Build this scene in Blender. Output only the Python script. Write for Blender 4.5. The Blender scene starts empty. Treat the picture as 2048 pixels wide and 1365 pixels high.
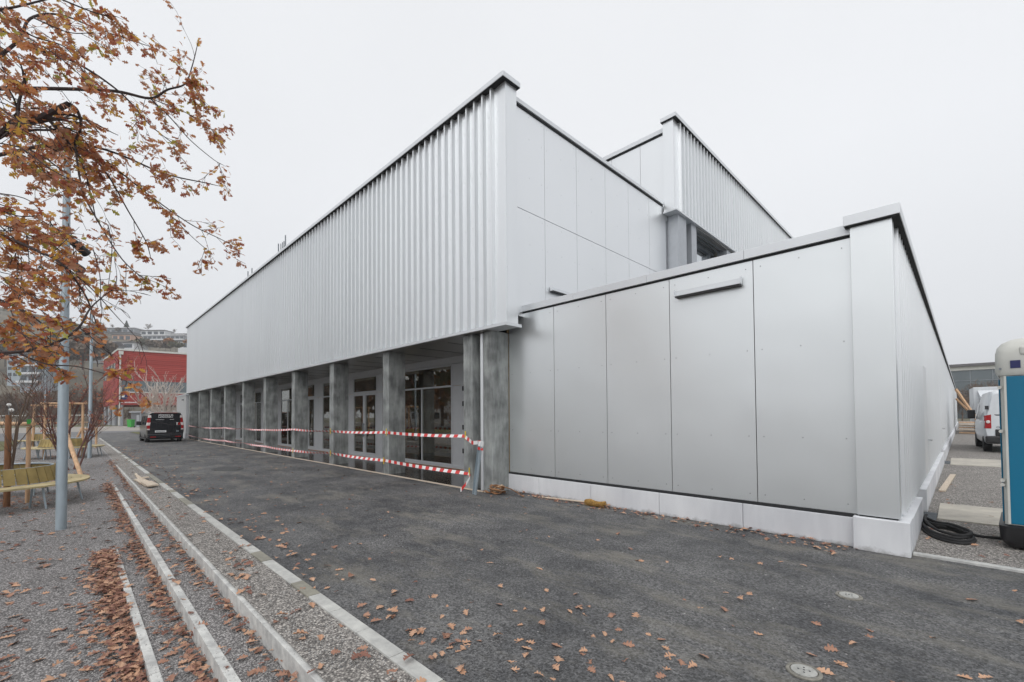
import bpy, bmesh, math, random
import numpy as np
from mathutils import Vector, Matrix, noise
random.seed(7)
D2R = math.radians
S = bpy.context.scene
COL = S.collection

# ---------------------------------------------------------------- camera / sky / sun / exposure
H = 1.62
cam_d = bpy.data.cameras.new('camera'); cam = bpy.data.objects.new('camera', cam_d); COL.objects.link(cam)
FX = 883.75; CX = 1024.0; CY = 809.0
cam_d.sensor_width = 36.0; cam_d.lens = 36.0 * FX / 2048.0
cam_d.shift_y = (CY - 682.5) / 2048.0
cam_d.clip_start = 0.05; cam_d.clip_end = 5000
cam.location = (0, 0, H)
cam.rotation_euler = (D2R(91.396), D2R(0.4212), D2R(45.167))
S.camera = cam

w = bpy.data.worlds.new("World"); S.world = w; w.use_nodes = True
nt = w.node_tree; nt.nodes.clear()
sky = nt.nodes.new('ShaderNodeTexSky'); sky.sky_type = 'NISHITA'; sky.sun_disc = False
SUN_EL, SUN_AZ = 50, 150
sky.sun_elevation = D2R(SUN_EL); sky.sun_rotation = D2R(SUN_AZ); sky.air_density = 1.0; sky.dust_density = 6.0; sky.ozone_density = 1.0
hs = nt.nodes.new('ShaderNodeHueSaturation'); hs.inputs['Saturation'].default_value = 0.10
bg1 = nt.nodes.new('ShaderNodeBackground'); bg1.inputs[1].default_value = 0.05
bg2 = nt.nodes.new('ShaderNodeBackground'); bg2.inputs[1].default_value = 1.0
# closed cloud deck: even grey-white, slightly brighter overhead, soft mottling
tc = nt.nodes.new('ShaderNodeTexCoord'); sp = nt.nodes.new('ShaderNodeSeparateXYZ')
ramp = nt.nodes.new('ShaderNodeValToRGB')
ramp.color_ramp.elements[0].position = 0.0; ramp.color_ramp.elements[0].color = (0.55, 0.57, 0.60, 1)
ramp.color_ramp.elements[1].position = 1.0; ramp.color_ramp.elements[1].color = (0.76, 0.772, 0.79, 1)
e = ramp.color_ramp.elements.new(0.45); e.color = (0.70, 0.715, 0.742, 1)
nz = nt.nodes.new('ShaderNodeTexNoise'); nz.inputs['Scale'].default_value = 1.6; nz.inputs['Detail'].default_value = 3
mul = nt.nodes.new('ShaderNodeMixRGB'); mul.blend_type = 'MULTIPLY'; mul.inputs[0].default_value = 1
r2 = nt.nodes.new('ShaderNodeMapRange'); r2.inputs[3].default_value = 0.92; r2.inputs[4].default_value = 1.06
add = nt.nodes.new('ShaderNodeAddShader'); out = nt.nodes.new('ShaderNodeOutputWorld')
L = nt.links.new
L(tc.outputs['Generated'], sp.inputs[0]); L(sp.outputs[2], ramp.inputs[0]); L(tc.outputs['Generated'], nz.inputs['Vector'])
L(nz.outputs[0], r2.inputs[0]); L(ramp.outputs[0], mul.inputs[1]); L(r2.outputs[0], mul.inputs[2]); L(mul.outputs[0], bg2.inputs[0])
L(sky.outputs[0], hs.inputs['Color']); L(hs.outputs[0], bg1.inputs[0])
L(bg1.outputs[0], add.inputs[0]); L(bg2.outputs[0], add.inputs[1]); L(add.outputs[0], out.inputs[0])

sd = bpy.data.lights.new('sun', 'SUN'); sd.energy = 0.5; sd.angle = D2R(70); sd.color = (1, 0.98, 0.95)
so = bpy.data.objects.new('sun', sd); COL.objects.link(so)
so.rotation_euler = (D2R(90 - SUN_EL), 0, D2R(180 - SUN_AZ))
S.view_settings.view_transform = 'Standard'; S.view_settings.look = 'None'
S.view_settings.exposure = 0.12; S.view_settings.gamma = 1.0
S.render.engine = 'CYCLES'

# ---------------------------------------------------------------- measuring helpers (photo pixel -> point on a real plane)
RM = cam.rotation_euler.to_matrix()
OR = Vector((0, 0, H))
def ray(u, v): return RM @ Vector((u - CX, -(v - CY), -FX))
def G(u, v, z=0.0):
    r = ray(u, v); return OR + r * ((z - H) / r.z)
def PY(u, v, y): r = ray(u, v); return OR + r * (y / r.y)
def PX(u, v, x): r = ray(u, v); return OR + r * (x / r.x)
def at(u, v, depth): return OR + ray(u, v) * (depth / FX)
def zt(x):                                     # lower gravel court: slopes gently down towards +X
    return -0.02 - min(max(x + 23.3, 0.0), 23.5) * 0.0194
def GT(u, v):
    p = G(u, v)
    for _ in range(12): p = G(u, v, zt(p.x))
    return p
def unit(p): return (p.x, p.y)

# ---------------------------------------------------------------- mesh builder
class MB:
    def __init__(s): s.v = []; s.f = []; s.m = []; s.mi = 0
    def add(s, vs, fs):
        o = len(s.v); s.v += [tuple(q) for q in vs]
        for f in fs: s.f.append(tuple(i + o for i in f)); s.m.append(s.mi)
        return s
    def box(s, x0, x1, y0, y1, z0, z1):
        v = [(x0,y0,z0),(x1,y0,z0),(x1,y1,z0),(x0,y1,z0),(x0,y0,z1),(x1,y0,z1),(x1,y1,z1),(x0,y1,z1)]
        return s.add(v, [(0,3,2,1),(4,5,6,7),(0,1,5,4),(1,2,6,5),(2,3,7,6),(3,0,4,7)])
    def obox(s, c, ax, ay, az, hx, hy, hz):     # oriented box: centre, unit axes, half sizes
        c = Vector(c); v = []
        for k in (-1, 1):
            for (i, j) in ((-1,-1),(1,-1),(1,1),(-1,1)):
                v.append(c + ax*(i*hx) + ay*(j*hy) + az*(k*hz))
        return s.add(v, [(0,3,2,1),(4,5,6,7),(0,1,5,4),(1,2,6,5),(2,3,7,6),(3,0,4,7)])
    def prism(s, poly, z0, z1):
        n = len(poly); v = [(x, y, z0) for x, y in poly] + [(x, y, z1) for x, y in poly]
        return s.add(v, [tuple(range(n))[::-1], tuple(range(n, 2*n))] + [(i, (i+1) % n, n+(i+1) % n, n+i) for i in range(n)])
    def tube(s, pts, rad, n=8, cap=True):
        pts = [Vector(p) for p in pts]; k = len(pts)
        if not hasattr(rad, '__len__'): rad = [rad]*k
        vs = []; up = None
        for i, p in enumerate(pts):
            t = (pts[min(i+1, k-1)] - pts[max(i-1, 0)])
            t = t.normalized() if t.length > 1e-9 else Vector((0,0,1))
            if up is None: up = Vector((0,0,1)) if abs(t.z) < 0.9 else Vector((1,0,0))
            a = t.cross(up)
            if a.length < 1e-6: a = t.orthogonal()
            a.normalize(); b = a.cross(t).normalized(); up = b
            for j in range(n):
                an = 2*math.pi*j/n; vs.append(p + (a*math.cos(an) + b*math.sin(an))*rad[i])
        fs = [(i*n+j, i*n+(j+1) % n, (i+1)*n+(j+1) % n, (i+1)*n+j) for i in range(k-1) for j in range(n)]
        if cap: fs += [tuple(range(n))[::-1], tuple(range((k-1)*n, k*n))]
        return s.add(vs, fs)
    def lathe(s, prof, c=(0,0,0), n=24, axis='z'):   # prof = [(r, h)...]
        vs = []; m = len(prof)
        for r, h in prof:
            for j in range(n):
                a = 2*math.pi*j/n; x, y = r*math.cos(a), r*math.sin(a)
                p = (x, y, h) if axis == 'z' else ((h, x, y) if axis == 'x' else (x, h, y))
                vs.append((c[0]+p[0], c[1]+p[1], c[2]+p[2]))
        fs = [(i*n+j, i*n+(j+1) % n, (i+1)*n+(j+1) % n, (i+1)*n+j) for i in range(m-1) for j in range(n)]
        fs += [tuple(range(n))[::-1], tuple(range((m-1)*n, m*n))]
        return s.add(vs, fs)
    def blob(s, c, rx, ry, rz, n=10, m=6, jit=0.0):
        vs = []
        for i in range(m+1):
            ph = math.pi*i/m
            for j in range(n):
                a = 2*math.pi*j/n; q = 1 + random.uniform(-jit, jit)
                vs.append((c[0]+rx*q*math.sin(ph)*math.cos(a), c[1]+ry*q*math.sin(ph)*math.sin(a), c[2]+rz*q*math.cos(ph)))
        return s.add(vs, [(i*n+j, (i+1)*n+j, (i+1)*n+(j+1) % n, i*n+(j+1) % n) for i in range(m) for j in range(n)])
    def build(s, name, mat, parent=None, smooth=False, bevel=0, loc=None, rotz=0, **props):
        me = bpy.data.meshes.new(name); me.from_pydata(s.v, [], s.f); me.update()
        mats = mat if isinstance(mat, (list, tuple)) else [mat]
        for q in mats: me.materials.append(q)
        if len(mats) > 1: me.polygons.foreach_set('material_index', s.m)
        if smooth: me.polygons.foreach_set('use_smooth', [True]*len(me.polygons))
        bm = bmesh.new(); bm.from_mesh(me); bmesh.ops.recalc_face_normals(bm, faces=bm.faces[:]) if len(s.f) < 60000 and not props.pop('raw', False) else None
        bm.to_mesh(me); bm.free()
        o = bpy.data.objects.new(name, me); COL.objects.link(o)
        if parent: o.parent = parent
        if loc is not None: o.location = loc
        if rotz: o.rotation_euler.z = rotz
        if bevel:
            b = o.modifiers.new('bevel', 'BEVEL'); b.width = bevel; b.segments = 2; b.limit_method = 'ANGLE'; b.angle_limit = D2R(40)
        if smooth:
            try: me.set_sharp_from_angle(angle=D2R(35))
            except Exception: pass
        for k2, v2 in props.items(): o[k2] = v2
        return o
def tag(o, label, cat, group=None, kind=None):
    if label: o['label'] = label
    if cat: o['category'] = cat
    if group: o['group'] = group
    if kind: o['kind'] = kind
    return o
def empty(name, loc=(0,0,0), rz=0):
    o = bpy.data.objects.new(name, None); COL.objects.link(o); o.location = loc; o.rotation_euler.z = rz; o.empty_display_size = 0.2
    return o
def thing(name, label, cat, loc=(0,0,0), rz=0, group=None): return tag(empty(name, loc, rz), label, cat, group)
def struct(o): o['kind'] = 'structure'; return o
def copy_tree(o, parent=None):
    c = o.copy(); COL.objects.link(c); c.parent = parent
    for ch in o.children: copy_tree(ch, c)
    return c
def textobj(name, body, size, mat, parent, mw, ext=0.004):     # flat lettering as a mesh, placed by a 4x4 matrix
    cu = bpy.data.curves.new(name, 'FONT'); cu.body = body; cu.size = size; cu.align_x = 'CENTER'; cu.align_y = 'CENTER'; cu.extrude = ext/2; cu.space_line = 0.95; cu.offset = size*0.02
    t = bpy.data.objects.new('tmp', cu); COL.objects.link(t)
    dg = bpy.context.evaluated_depsgraph_get(); me = bpy.data.meshes.new_from_object(t.evaluated_get(dg))
    bpy.data.objects.remove(t); me.transform(mw); me.materials.clear(); me.materials.append(mat)
    o = bpy.data.objects.new(name, me); COL.objects.link(o); o.parent = parent
    return o

# ---------------------------------------------------------------- materials
def newmat(name):
    m = bpy.data.materials.new(name); m.use_nodes = True
    n = m.node_tree; b = n.nodes['Principled BSDF']; return m, n, b
def N(n, t, **kw):
    q = n.nodes.new(t)
    for k, v in kw.items():
        if k in q.inputs: q.inputs[k].default_value = v
        else: setattr(q, k, v)
    return q
def mat(name, col, rough=0.6, metal=0.0, var=0.08, scale=6.0, bump=0.0, bscale=40.0, col2=None, stretch=None, spec=0.5, coat=0.0, detail=4):
    m, n, b = newmat(name)
    b.inputs['Roughness'].default_value = rough; b.inputs['Metallic'].default_value = metal
    b.inputs['Specular IOR Level'].default_value = spec; b.inputs['Coat Weight'].default_value = coat
    tcn = N(n, 'ShaderNodeTexCoord'); mp = N(n, 'ShaderNodeMapping')
    if stretch: mp.inputs['Scale'].default_value = stretch
    n.links.new(tcn.outputs['Object'], mp.inputs[0])
    nz = N(n, 'ShaderNodeTexNoise'); nz.inputs['Scale'].default_value = scale; nz.inputs['Detail'].default_value = detail
    n.links.new(mp.outputs[0], nz.inputs['Vector'])
    cr = N(n, 'ShaderNodeValToRGB')
    c1 = [max(0, c*(1-var)) for c in col]; c2 = list(col2) if col2 else [min(1, c*(1+var)) for c in col]
    cr.color_ramp.elements[0].position = 0.32; cr.color_ramp.elements[1].position = 0.68
    cr.color_ramp.elements[0].color = (*c1, 1); cr.color_ramp.elements[1].color = (*c2, 1)
    n.links.new(nz.outputs[0], cr.inputs[0]); n.links.new(cr.outputs[0], b.inputs['Base Color'])
    if bump:
        nb = N(n, 'ShaderNodeTexNoise'); nb.inputs['Scale'].default_value = bscale; nb.inputs['Detail'].default_value = 5
        n.links.new(mp.outputs[0], nb.inputs['Vector'])
        bp = N(n, 'ShaderNodeBump'); bp.inputs['Strength'].default_value = bump; bp.inputs['Distance'].default_value = 0.01
        n.links.new(nb.outputs[0], bp.inputs['Height']); n.links.new(bp.outputs[0], b.inputs['Normal'])
    return m

def mat_cladding():
    m, n, b = newmat('ribbed_aluminium')
    b.inputs['Metallic'].default_value = 0.66; b.inputs['Roughness'].default_value = 0.33
    tcn = N(n, 'ShaderNodeTexCoord'); nz = N(n, 'ShaderNodeTexNoise', Scale=0.8, Detail=3.0)
    mp = N(n, 'ShaderNodeMapping'); mp.inputs['Scale'].default_value = (1, 1, 0.15)
    n.links.new(tcn.outputs['Object'], mp.inputs[0]); n.links.new(mp.outputs[0], nz.inputs['Vector'])
    cr = N(n, 'ShaderNodeValToRGB'); cr.color_ramp.elements[0].color = (0.75, 0.77, 0.785, 1); cr.color_ramp.elements[1].color = (0.82, 0.84, 0.855, 1)
    n.links.new(nz.outputs[0], cr.inputs[0]); n.links.new(cr.outputs[0], b.inputs['Base Color'])
    return m
def mat_panel():
    m, n, b = newmat('flat_aluminium_panel')
    b.inputs['Metallic'].default_value = 0.78; b.inputs['Roughness'].default_value = 0.40
    tcn = N(n, 'ShaderNodeTexCoord'); nz = N(n, 'ShaderNodeTexNoise', Scale=0.35, Detail=2.0)
    n.links.new(tcn.outputs['Object'], nz.inputs['Vector'])
    cr = N(n, 'ShaderNodeValToRGB'); cr.color_ramp.elements[0].color = (0.77, 0.79, 0.80, 1); cr.color_ramp.elements[1].color = (0.83, 0.845, 0.865, 1)
    n.links.new(nz.outputs[0], cr.inputs[0]); n.links.new(cr.outputs[0], b.inputs['Base Color'])
    nb = N(n, 'ShaderNodeTexNoise', Scale=1.1, Detail=1.0); n.links.new(tcn.outputs['Object'], nb.inputs['Vector'])
    bp = N(n, 'ShaderNodeBump', Strength=0.25); bp.inputs['Distance'].default_value = 0.02
    n.links.new(nb.outputs[0], bp.inputs['Height']); n.links.new(bp.outputs[0], b.inputs['Normal'])
    return m
def mat_panel_dark():
    m = mat_panel(); m.name = 'annex_aluminium_panel'; n = m.node_tree
    for q in n.nodes:
        if q.type == 'VALTORGB':
            q.color_ramp.elements[0].color = (0.77, 0.80, 0.805, 1); q.color_ramp.elements[1].color = (0.85, 0.87, 0.88, 1)
    b = n.nodes['Principled BSDF']; b.inputs['Metallic'].default_value = 0.80; b.inputs['Roughness'].default_value = 0.33
    for q in n.nodes:
        if q.type == 'BUMP': q.inputs['Strength'].default_value = 0.45
    return m
def mat_asphalt():
    m, n, b = newmat('asphalt')
    b.inputs['Roughness'].default_value = 0.75
    tcn = N(n, 'ShaderNodeTexCoord'); Lk = n.links.new
    fine = N(n, 'ShaderNodeTexNoise', Scale=34.0, Detail=6.0, Roughness=0.8); Lk(tcn.outputs['Object'], fine.inputs['Vector'])
    vor = N(n, 'ShaderNodeTexVoronoi', Scale=75.0); Lk(tcn.outputs['Object'], vor.inputs['Vector'])
    patch = N(n, 'ShaderNodeTexNoise', Scale=0.8, Detail=12.0, Roughness=0.74); Lk(tcn.outputs['Object'], patch.inputs['Vector'])
    base = N(n, 'ShaderNodeValToRGB'); base.color_ramp.elements[0].position = 0.36; base.color_ramp.elements[1].position = 0.64
    base.color_ramp.elements[0].color = (0.036, 0.037, 0.041, 1); base.color_ramp.elements[1].color = (0.135, 0.134, 0.133, 1)
    Lk(patch.outputs[0], base.inputs[0])
    # stone grain
    g = N(n, 'ShaderNodeValToRGB'); g.color_ramp.elements[0].position = 0.30; g.color_ramp.elements[1].position = 0.75
    g.color_ramp.elements[0].color = (0.38, 0.38, 0.38, 1); g.color_ramp.elements[1].color = (1.75, 1.75, 1.75, 1)
    Lk(fine.outputs[0], g.inputs[0])
    m1 = N(n, 'ShaderNodeMixRGB', blend_type='MULTIPLY'); m1.inputs[0].default_value = 1; Lk(base.outputs[0], m1.inputs[1]); Lk(g.outputs[0], m1.inputs[2])
    sv = N(n, 'ShaderNodeSeparateColor'); Lk(vor.outputs['Color'], sv.inputs[0])
    vr_ = N(n, 'ShaderNodeMapRange'); vr_.inputs[3].default_value = 0.45; vr_.inputs[4].default_value = 1.65; Lk(sv.outputs[0], vr_.inputs[0])
    m0 = N(n, 'ShaderNodeMixRGB', blend_type='MULTIPLY'); m0.inputs[0].default_value = 1; Lk(m1.outputs[0], m0.inputs[1]); Lk(vr_.outputs[0], m0.inputs[2]); m1 = m0
    # sandy dried mud stains, drawn out along the yard
    mp = N(n, 'ShaderNodeMapping'); mp.inputs['Scale'].default_value = (0.5, 1.4, 1); mp.inputs['Rotation'].default_value = (0, 0, 0.25); Lk(tcn.outputs['Object'], mp.inputs[0])
    st = N(n, 'ShaderNodeTexNoise', Scale=1.5, Detail=8.0, Roughness=0.7); Lk(mp.outputs[0], st.inputs['Vector'])
    sr = N(n, 'ShaderNodeValToRGB'); sr.color_ramp.elements[0].position = 0.50; sr.color_ramp.elements[1].position = 0.70
    sr.color_ramp.elements[0].color = (0, 0, 0, 1); sr.color_ramp.elements[1].color = (0.55, 0.55, 0.55, 1); Lk(st.outputs[0], sr.inputs[0])
    m2 = N(n, 'ShaderNodeMixRGB'); m2.inputs[2].default_value = (0.25, 0.232, 0.19, 1); Lk(sr.outputs[0], m2.inputs[0]); Lk(m1.outputs[0], m2.inputs[1])
    # scattered pale chippings
    v2 = N(n, 'ShaderNodeTexVoronoi', Scale=9.0); v2.inputs['Randomness'].default_value = 1.0; Lk(tcn.outputs['Object'], v2.inputs['Vector'])
    vr = N(n, 'ShaderNodeValToRGB'); vr.color_ramp.elements[0].position = 0.035; vr.color_ramp.elements[1].position = 0.085
    vr.color_ramp.elements[0].color = (1, 1, 1, 1); vr.color_ramp.elements[1].color = (0, 0, 0, 1); Lk(v2.outputs['Distance'], vr.inputs[0])
    sx = N(n, 'ShaderNodeSeparateColor'); Lk(v2.outputs['Color'], sx.inputs[0])
    th = N(n, 'ShaderNodeMath', operation='GREATER_THAN'); th.inputs[1].default_value = 0.55; Lk(sx.outputs[0], th.inputs[0])
    mm = N(n, 'ShaderNodeMath', operation='MULTIPLY'); Lk(vr.outputs[0], mm.inputs[0]); Lk(th.outputs[0], mm.inputs[1])
    m3 = N(n, 'ShaderNodeMixRGB'); m3.inputs[2].default_value = (0.42, 0.41, 0.40, 1); Lk(mm.outputs[0], m3.inputs[0]); Lk(m2.outputs[0], m3.inputs[1])
    Lk(m3.outputs[0], b.inputs['Base Color'])
    rr = N(n, 'ShaderNodeMapRange'); rr.inputs[3].default_value = 0.5; rr.inputs[4].default_value = 0.95; Lk(patch.outputs[0], rr.inputs[0]); Lk(rr.outputs[0], b.inputs['Roughness'])
    bp = N(n, 'ShaderNodeBump', Strength=0.9); bp.inputs['Distance'].default_value = 0.006
    ad = N(n, 'ShaderNodeMath', operation='ADD'); Lk(fine.outputs[0], ad.inputs[0]); Lk(vor.outputs['Distance'], ad.inputs[1]); Lk(ad.outputs[0], bp.inputs['Height']); Lk(bp.outputs[0], b.inputs['Normal'])
    return m
def mat_gravel(name, tint=(1,1,1), sc=55.0):
    m, n, b = newmat(name); b.inputs['Roughness'].default_value = 0.85
    tcn = N(n, 'ShaderNodeTexCoord'); Lk = n.links.new
    v = N(n, 'ShaderNodeTexVoronoi', Scale=sc); Lk(tcn.outputs['Object'], v.inputs['Vector'])
    v2 = N(n, 'ShaderNodeTexVoronoi', Scale=sc*1.9); Lk(tcn.outputs['Object'], v2.inputs['Vector'])
    s1 = N(n, 'ShaderNodeSeparateColor'); Lk(v.outputs['Color'], s1.inputs[0])
    cr = N(n, 'ShaderNodeValToRGB'); es = cr.color_ramp.elements
    es[0].color = (0.13*tint[0], 0.125*tint[1], 0.12*tint[2], 1); es[1].color = (0.52*tint[0], 0.50*tint[1], 0.475*tint[2], 1)
    q = es.new(0.5); q.color = (0.275*tint[0], 0.262*tint[1], 0.25*tint[2], 1)
    Lk(s1.outputs[0], cr.inputs[0])
    ed = N(n, 'ShaderNodeMapRange'); ed.inputs[1].default_value = 0.0; ed.inputs[2].default_value = 0.75; ed.inputs[3].default_value = 1.15; ed.inputs[4].default_value = 0.35
    Lk(v.outputs['Distance'], ed.inputs[0])
    pt = N(n, 'ShaderNodeTexNoise', Scale=0.9, Detail=4.0); Lk(tcn.outputs['Object'], pt.inputs['Vector'])
    pr = N(n, 'ShaderNodeMapRange'); pr.inputs[3].default_value = 0.75; pr.inputs[4].default_value = 1.2; Lk(pt.outputs[0], pr.inputs[0])
    a1 = N(n, 'ShaderNodeMath', operation='MULTIPLY'); Lk(ed.outputs[0], a1.inputs[0]); Lk(pr.outputs[0], a1.inputs[1])
    mx = N(n, 'ShaderNodeMixRGB', blend_type='MULTIPLY'); mx.inputs[0].default_value = 1; Lk(cr.outputs[0], mx.inputs[1]); Lk(a1.outputs[0], mx.inputs[2])
    Lk(mx.outputs[0], b.inputs['Base Color'])
    hh = N(n, 'ShaderNodeMath', operation='MULTIPLY_ADD'); hh.inputs[1].default_value = -1.0; hh.inputs[2].default_value = 1.0; Lk(v.outputs['Distance'], hh.inputs[0])
    h2 = N(n, 'ShaderNodeMath', operation='MULTIPLY_ADD'); h2.inputs[1].default_value = -0.5; Lk(v2.outputs['Distance'], h2.inputs[0]); Lk(hh.outputs[0], h2.inputs[2])
    bp = N(n, 'ShaderNodeBump', Strength=1.0); bp.inputs['Distance'].default_value = 0.012; Lk(h2.outputs[0], bp.inputs['Height']); Lk(bp.outputs[0], b.inputs['Normal'])
    return m
def mat_concrete(name, col=(0.30, 0.315, 0.32), dark=0.62, rough=0.75, streak=True, sc=1.3):
    m, n, b = newmat(name); b.inputs['Roughness'].default_value = rough
    tcn = N(n, 'ShaderNodeTexCoord'); Lk = n.links.new
    mp = N(n, 'ShaderNodeMapping'); mp.inputs['Scale'].default_value = (1, 1, 0.22) if streak else (1, 1, 1); Lk(tcn.outputs['Object'], mp.inputs[0])
    a = N(n, 'ShaderNodeTexNoise', Scale=sc*3, Detail=8.0, Roughness=0.65); Lk(mp.outputs[0], a.inputs['Vector'])
    c = N(n, 'ShaderNodeTexNoise', Scale=sc, Detail=3.0); Lk(tcn.outputs['Object'], c.inputs['Vector'])
    mxv = N(n, 'ShaderNodeMath', operation='ADD'); Lk(a.outputs[0], mxv.inputs[0]); Lk(c.outputs[0], mxv.inputs[1])
    cr = N(n, 'ShaderNodeValToRGB'); es = cr.color_ramp.elements; es[0].position = 0.38; es[1].position = 0.64
    hv = N(n, 'ShaderNodeMath', operation='MULTIPLY'); hv.inputs[1].default_value = 0.5; Lk(mxv.outputs[0], hv.inputs[0])
    es[0].color = (col[0]*dark, col[1]*dark, col[2]*dark, 1); es[1].color = (col[0]*1.25, col[1]*1.25, col[2]*1.22, 1)
    Lk(hv.outputs[0], cr.inputs[0]); Lk(cr.outputs[0], b.inputs['Base Color'])
    f = N(n, 'ShaderNodeTexNoise', Scale=60.0, Detail=4.0); Lk(tcn.outputs['Object'], f.inputs['Vector'])
    bp = N(n, 'ShaderNodeBump', Strength=0.25); bp.inputs['Distance'].default_value = 0.005; Lk(f.outputs[0], bp.inputs['Height']); Lk(bp.outputs[0], b.inputs['Normal'])
    return m
def mat_glass(name, tint=(0.5, 0.52, 0.5), refl=0.30):
    m, n, b = newmat(name); n.nodes.remove(b); Lk = n.links.new
    o = n.nodes['Material Output']; t = N(n, 'ShaderNodeBsdfTransparent'); t.inputs[0].default_value = (*tint, 1)
    g = N(n, 'ShaderNodeBsdfGlossy'); g.inputs['Roughness'].default_value = 0.01
    g.inputs['Color'].default_value = (0.92, 0.93, 0.92, 1)
    lw = N(n, 'ShaderNodeLayerWeight'); lw.inputs[0].default_value = refl
    mr = N(n, 'ShaderNodeMapRange'); mr.inputs[3].default_value = 0.12; mr.inputs[4].default_value = 0.9; Lk(lw.outputs['Fresnel'], mr.inputs[0])
    tcn = N(n, 'ShaderNodeTexCoord'); nb = N(n, 'ShaderNodeTexNoise', Scale=0.7, Detail=1.0); Lk(tcn.outputs['Object'], nb.inputs['Vector'])
    bp = N(n, 'ShaderNodeBump', Strength=0.06); bp.inputs['Distance'].default_value = 0.02; Lk(nb.outputs[0], bp.inputs['Height']); Lk(bp.outputs[0], g.inputs['Normal'])
    mx = N(n, 'ShaderNodeMixShader'); Lk(mr.outputs[0], mx.inputs[0]); Lk(t.outputs[0], mx.inputs[1]); Lk(g.outputs[0], mx.inputs[2]); Lk(mx.outputs[0], o.inputs[0])
    return m
def leafmat(name, col, col2, rough=0.6, trans=0.0):
    m = mat(name, col, rough, var=0.0, scale=9.0, col2=col2, detail=2)
    if trans:
        n = m.node_tree; b = n.nodes['Principled BSDF']; o = n.nodes['Material Output']
        t = N(n, 'ShaderNodeBsdfTranslucent'); mx = N(n, 'ShaderNodeMixShader'); mx.inputs[0].default_value = trans
        src = b.inputs['Base Color'].links[0].from_socket; n.links.new(src, t.inputs[0])
        n.links.new(b.outputs[0], mx.inputs[1]); n.links.new(t.outputs[0], mx.inputs[2]); n.links.new(mx.outputs[0], o.inputs[0])
    return m

M = {}
M['clad'] = mat_cladding(); M['panel'] = mat_panel(); M['apanel'] = mat_panel_dark(); M['asphalt'] = mat_asphalt()
M['coping'] = mat('coping_aluminium', (0.70, 0.72, 0.74), 0.4, 0.5, 0.03, 1.0)
M['gap'] = mat('joint_shade_black', (0.02, 0.021, 0.023), 0.8)
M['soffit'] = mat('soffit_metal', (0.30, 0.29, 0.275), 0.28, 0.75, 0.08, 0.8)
M['white_plinth'] = mat_concrete('white_precast', (0.60, 0.61, 0.64), 0.93, 0.6, True, 0.7)
def dirt_foot(m, h=0.07, col=(0.20, 0.19, 0.175)):
    n = m.node_tree; b = n.nodes['Principled BSDF']; src = b.inputs['Base Color'].links[0].from_socket; Lk = n.links.new
    tcn = N(n, 'ShaderNodeTexCoord'); se = N(n, 'ShaderNodeSeparateXYZ'); Lk(tcn.outputs['Object'], se.inputs[0])
    nz = N(n, 'ShaderNodeTexNoise', Scale=7.0, Detail=8.0, Roughness=0.75); Lk(tcn.outputs['Object'], nz.inputs['Vector'])
    ma = N(n, 'ShaderNodeMath', operation='MULTIPLY_ADD'); ma.inputs[1].default_value = -h*3.2; Lk(nz.outputs[0], ma.inputs[0]); Lk(se.outputs[2], ma.inputs[2])
    mr = N(n, 'ShaderNodeMapRange'); mr.inputs[1].default_value = -h*0.9; mr.inputs[2].default_value = -h*1.9; mr.inputs[3].default_value = 0; mr.inputs[4].default_value = 0.75; Lk(ma.outputs[0], mr.inputs[0])
    mx = N(n, 'ShaderNodeMixRGB'); mx.inputs[2].default_value = (*col, 1); Lk(mr.outputs[0], mx.inputs[0]); Lk(src, mx.inputs[1]); Lk(mx.outputs[0], b.inputs['Base Color']); return m
dirt_foot(M['white_plinth'])
M['concrete'] = mat_concrete('column_concrete', (0.30, 0.315, 0.315), 0.42, 0.75, True, 2.4)
M['edge'] = mat_concrete('edging_concrete', (0.51, 0.51, 0.50), 0.70, 0.8, False, 4.5)
M['stone_a'] = mat_concrete('kerb_stone_light', (0.43, 0.43, 0.415), 0.85, 0.75, False, 4.0)
M['stone_b'] = mat_concrete('kerb_stone_dark', (0.235, 0.225, 0.19), 0.85, 0.75, False, 4.0)
M['gravel'] = mat_gravel('grey_gravel', (1.28, 1.27, 1.31), 72.0); M['gravel_l'] = mat_gravel('lane_gravel', (1.5, 1.46, 1.42), 62.0)
M['frame'] = mat('window_frame_grey', (0.54, 0.555, 0.575), 0.4, 0.3, 0.03)
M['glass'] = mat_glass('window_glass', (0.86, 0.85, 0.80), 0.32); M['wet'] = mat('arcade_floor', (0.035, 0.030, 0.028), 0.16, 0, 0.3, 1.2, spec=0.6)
M['inner'] = mat('interior_wall', (0.74, 0.56, 0.32), 0.8, 0, 0.1, 0.7); M['innerfloor'] = mat('interior_floor', (0.22, 0.18, 0.13), 0.5)
M['galv'] = mat('galvanised_steel', (0.34, 0.40, 0.44), 0.48, 0.35, 0.14, 7.0, stretch=(1, 1, 0.3))
M['galv_d'] = mat('dull_steel', (0.22, 0.24, 0.26), 0.5, 0.6, 0.15, 9.0)
M['black'] = mat('black_plastic', (0.018, 0.018, 0.02), 0.45, 0, 0.15)
M['screw'] = mat('screw_head', (0.40, 0.41, 0.42), 0.5, 0.5)
M['rubber'] = mat('rubber', (0.02, 0.02, 0.021), 0.8, 0, 0.2, 12, 0.3, 60)
M['chrome'] = mat('polished_steel', (0.75, 0.76, 0.78), 0.12, 1.0, 0.03)
M['red'] = mat('tape_red', (0.62, 0.035, 0.03), 0.4, 0, 0.1); M['white'] = mat('tape_white', (0.80, 0.80, 0.80), 0.4, 0, 0.04)
M['yellow'] = mat('yellow_tie', (0.75, 0.55, 0.03), 0.5)
M['wood'] = mat('fresh_timber', (0.58, 0.37, 0.22), 0.7, 0, 0.2, 4, 0.2, 30, stretch=(4, 4, 0.6))
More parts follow.
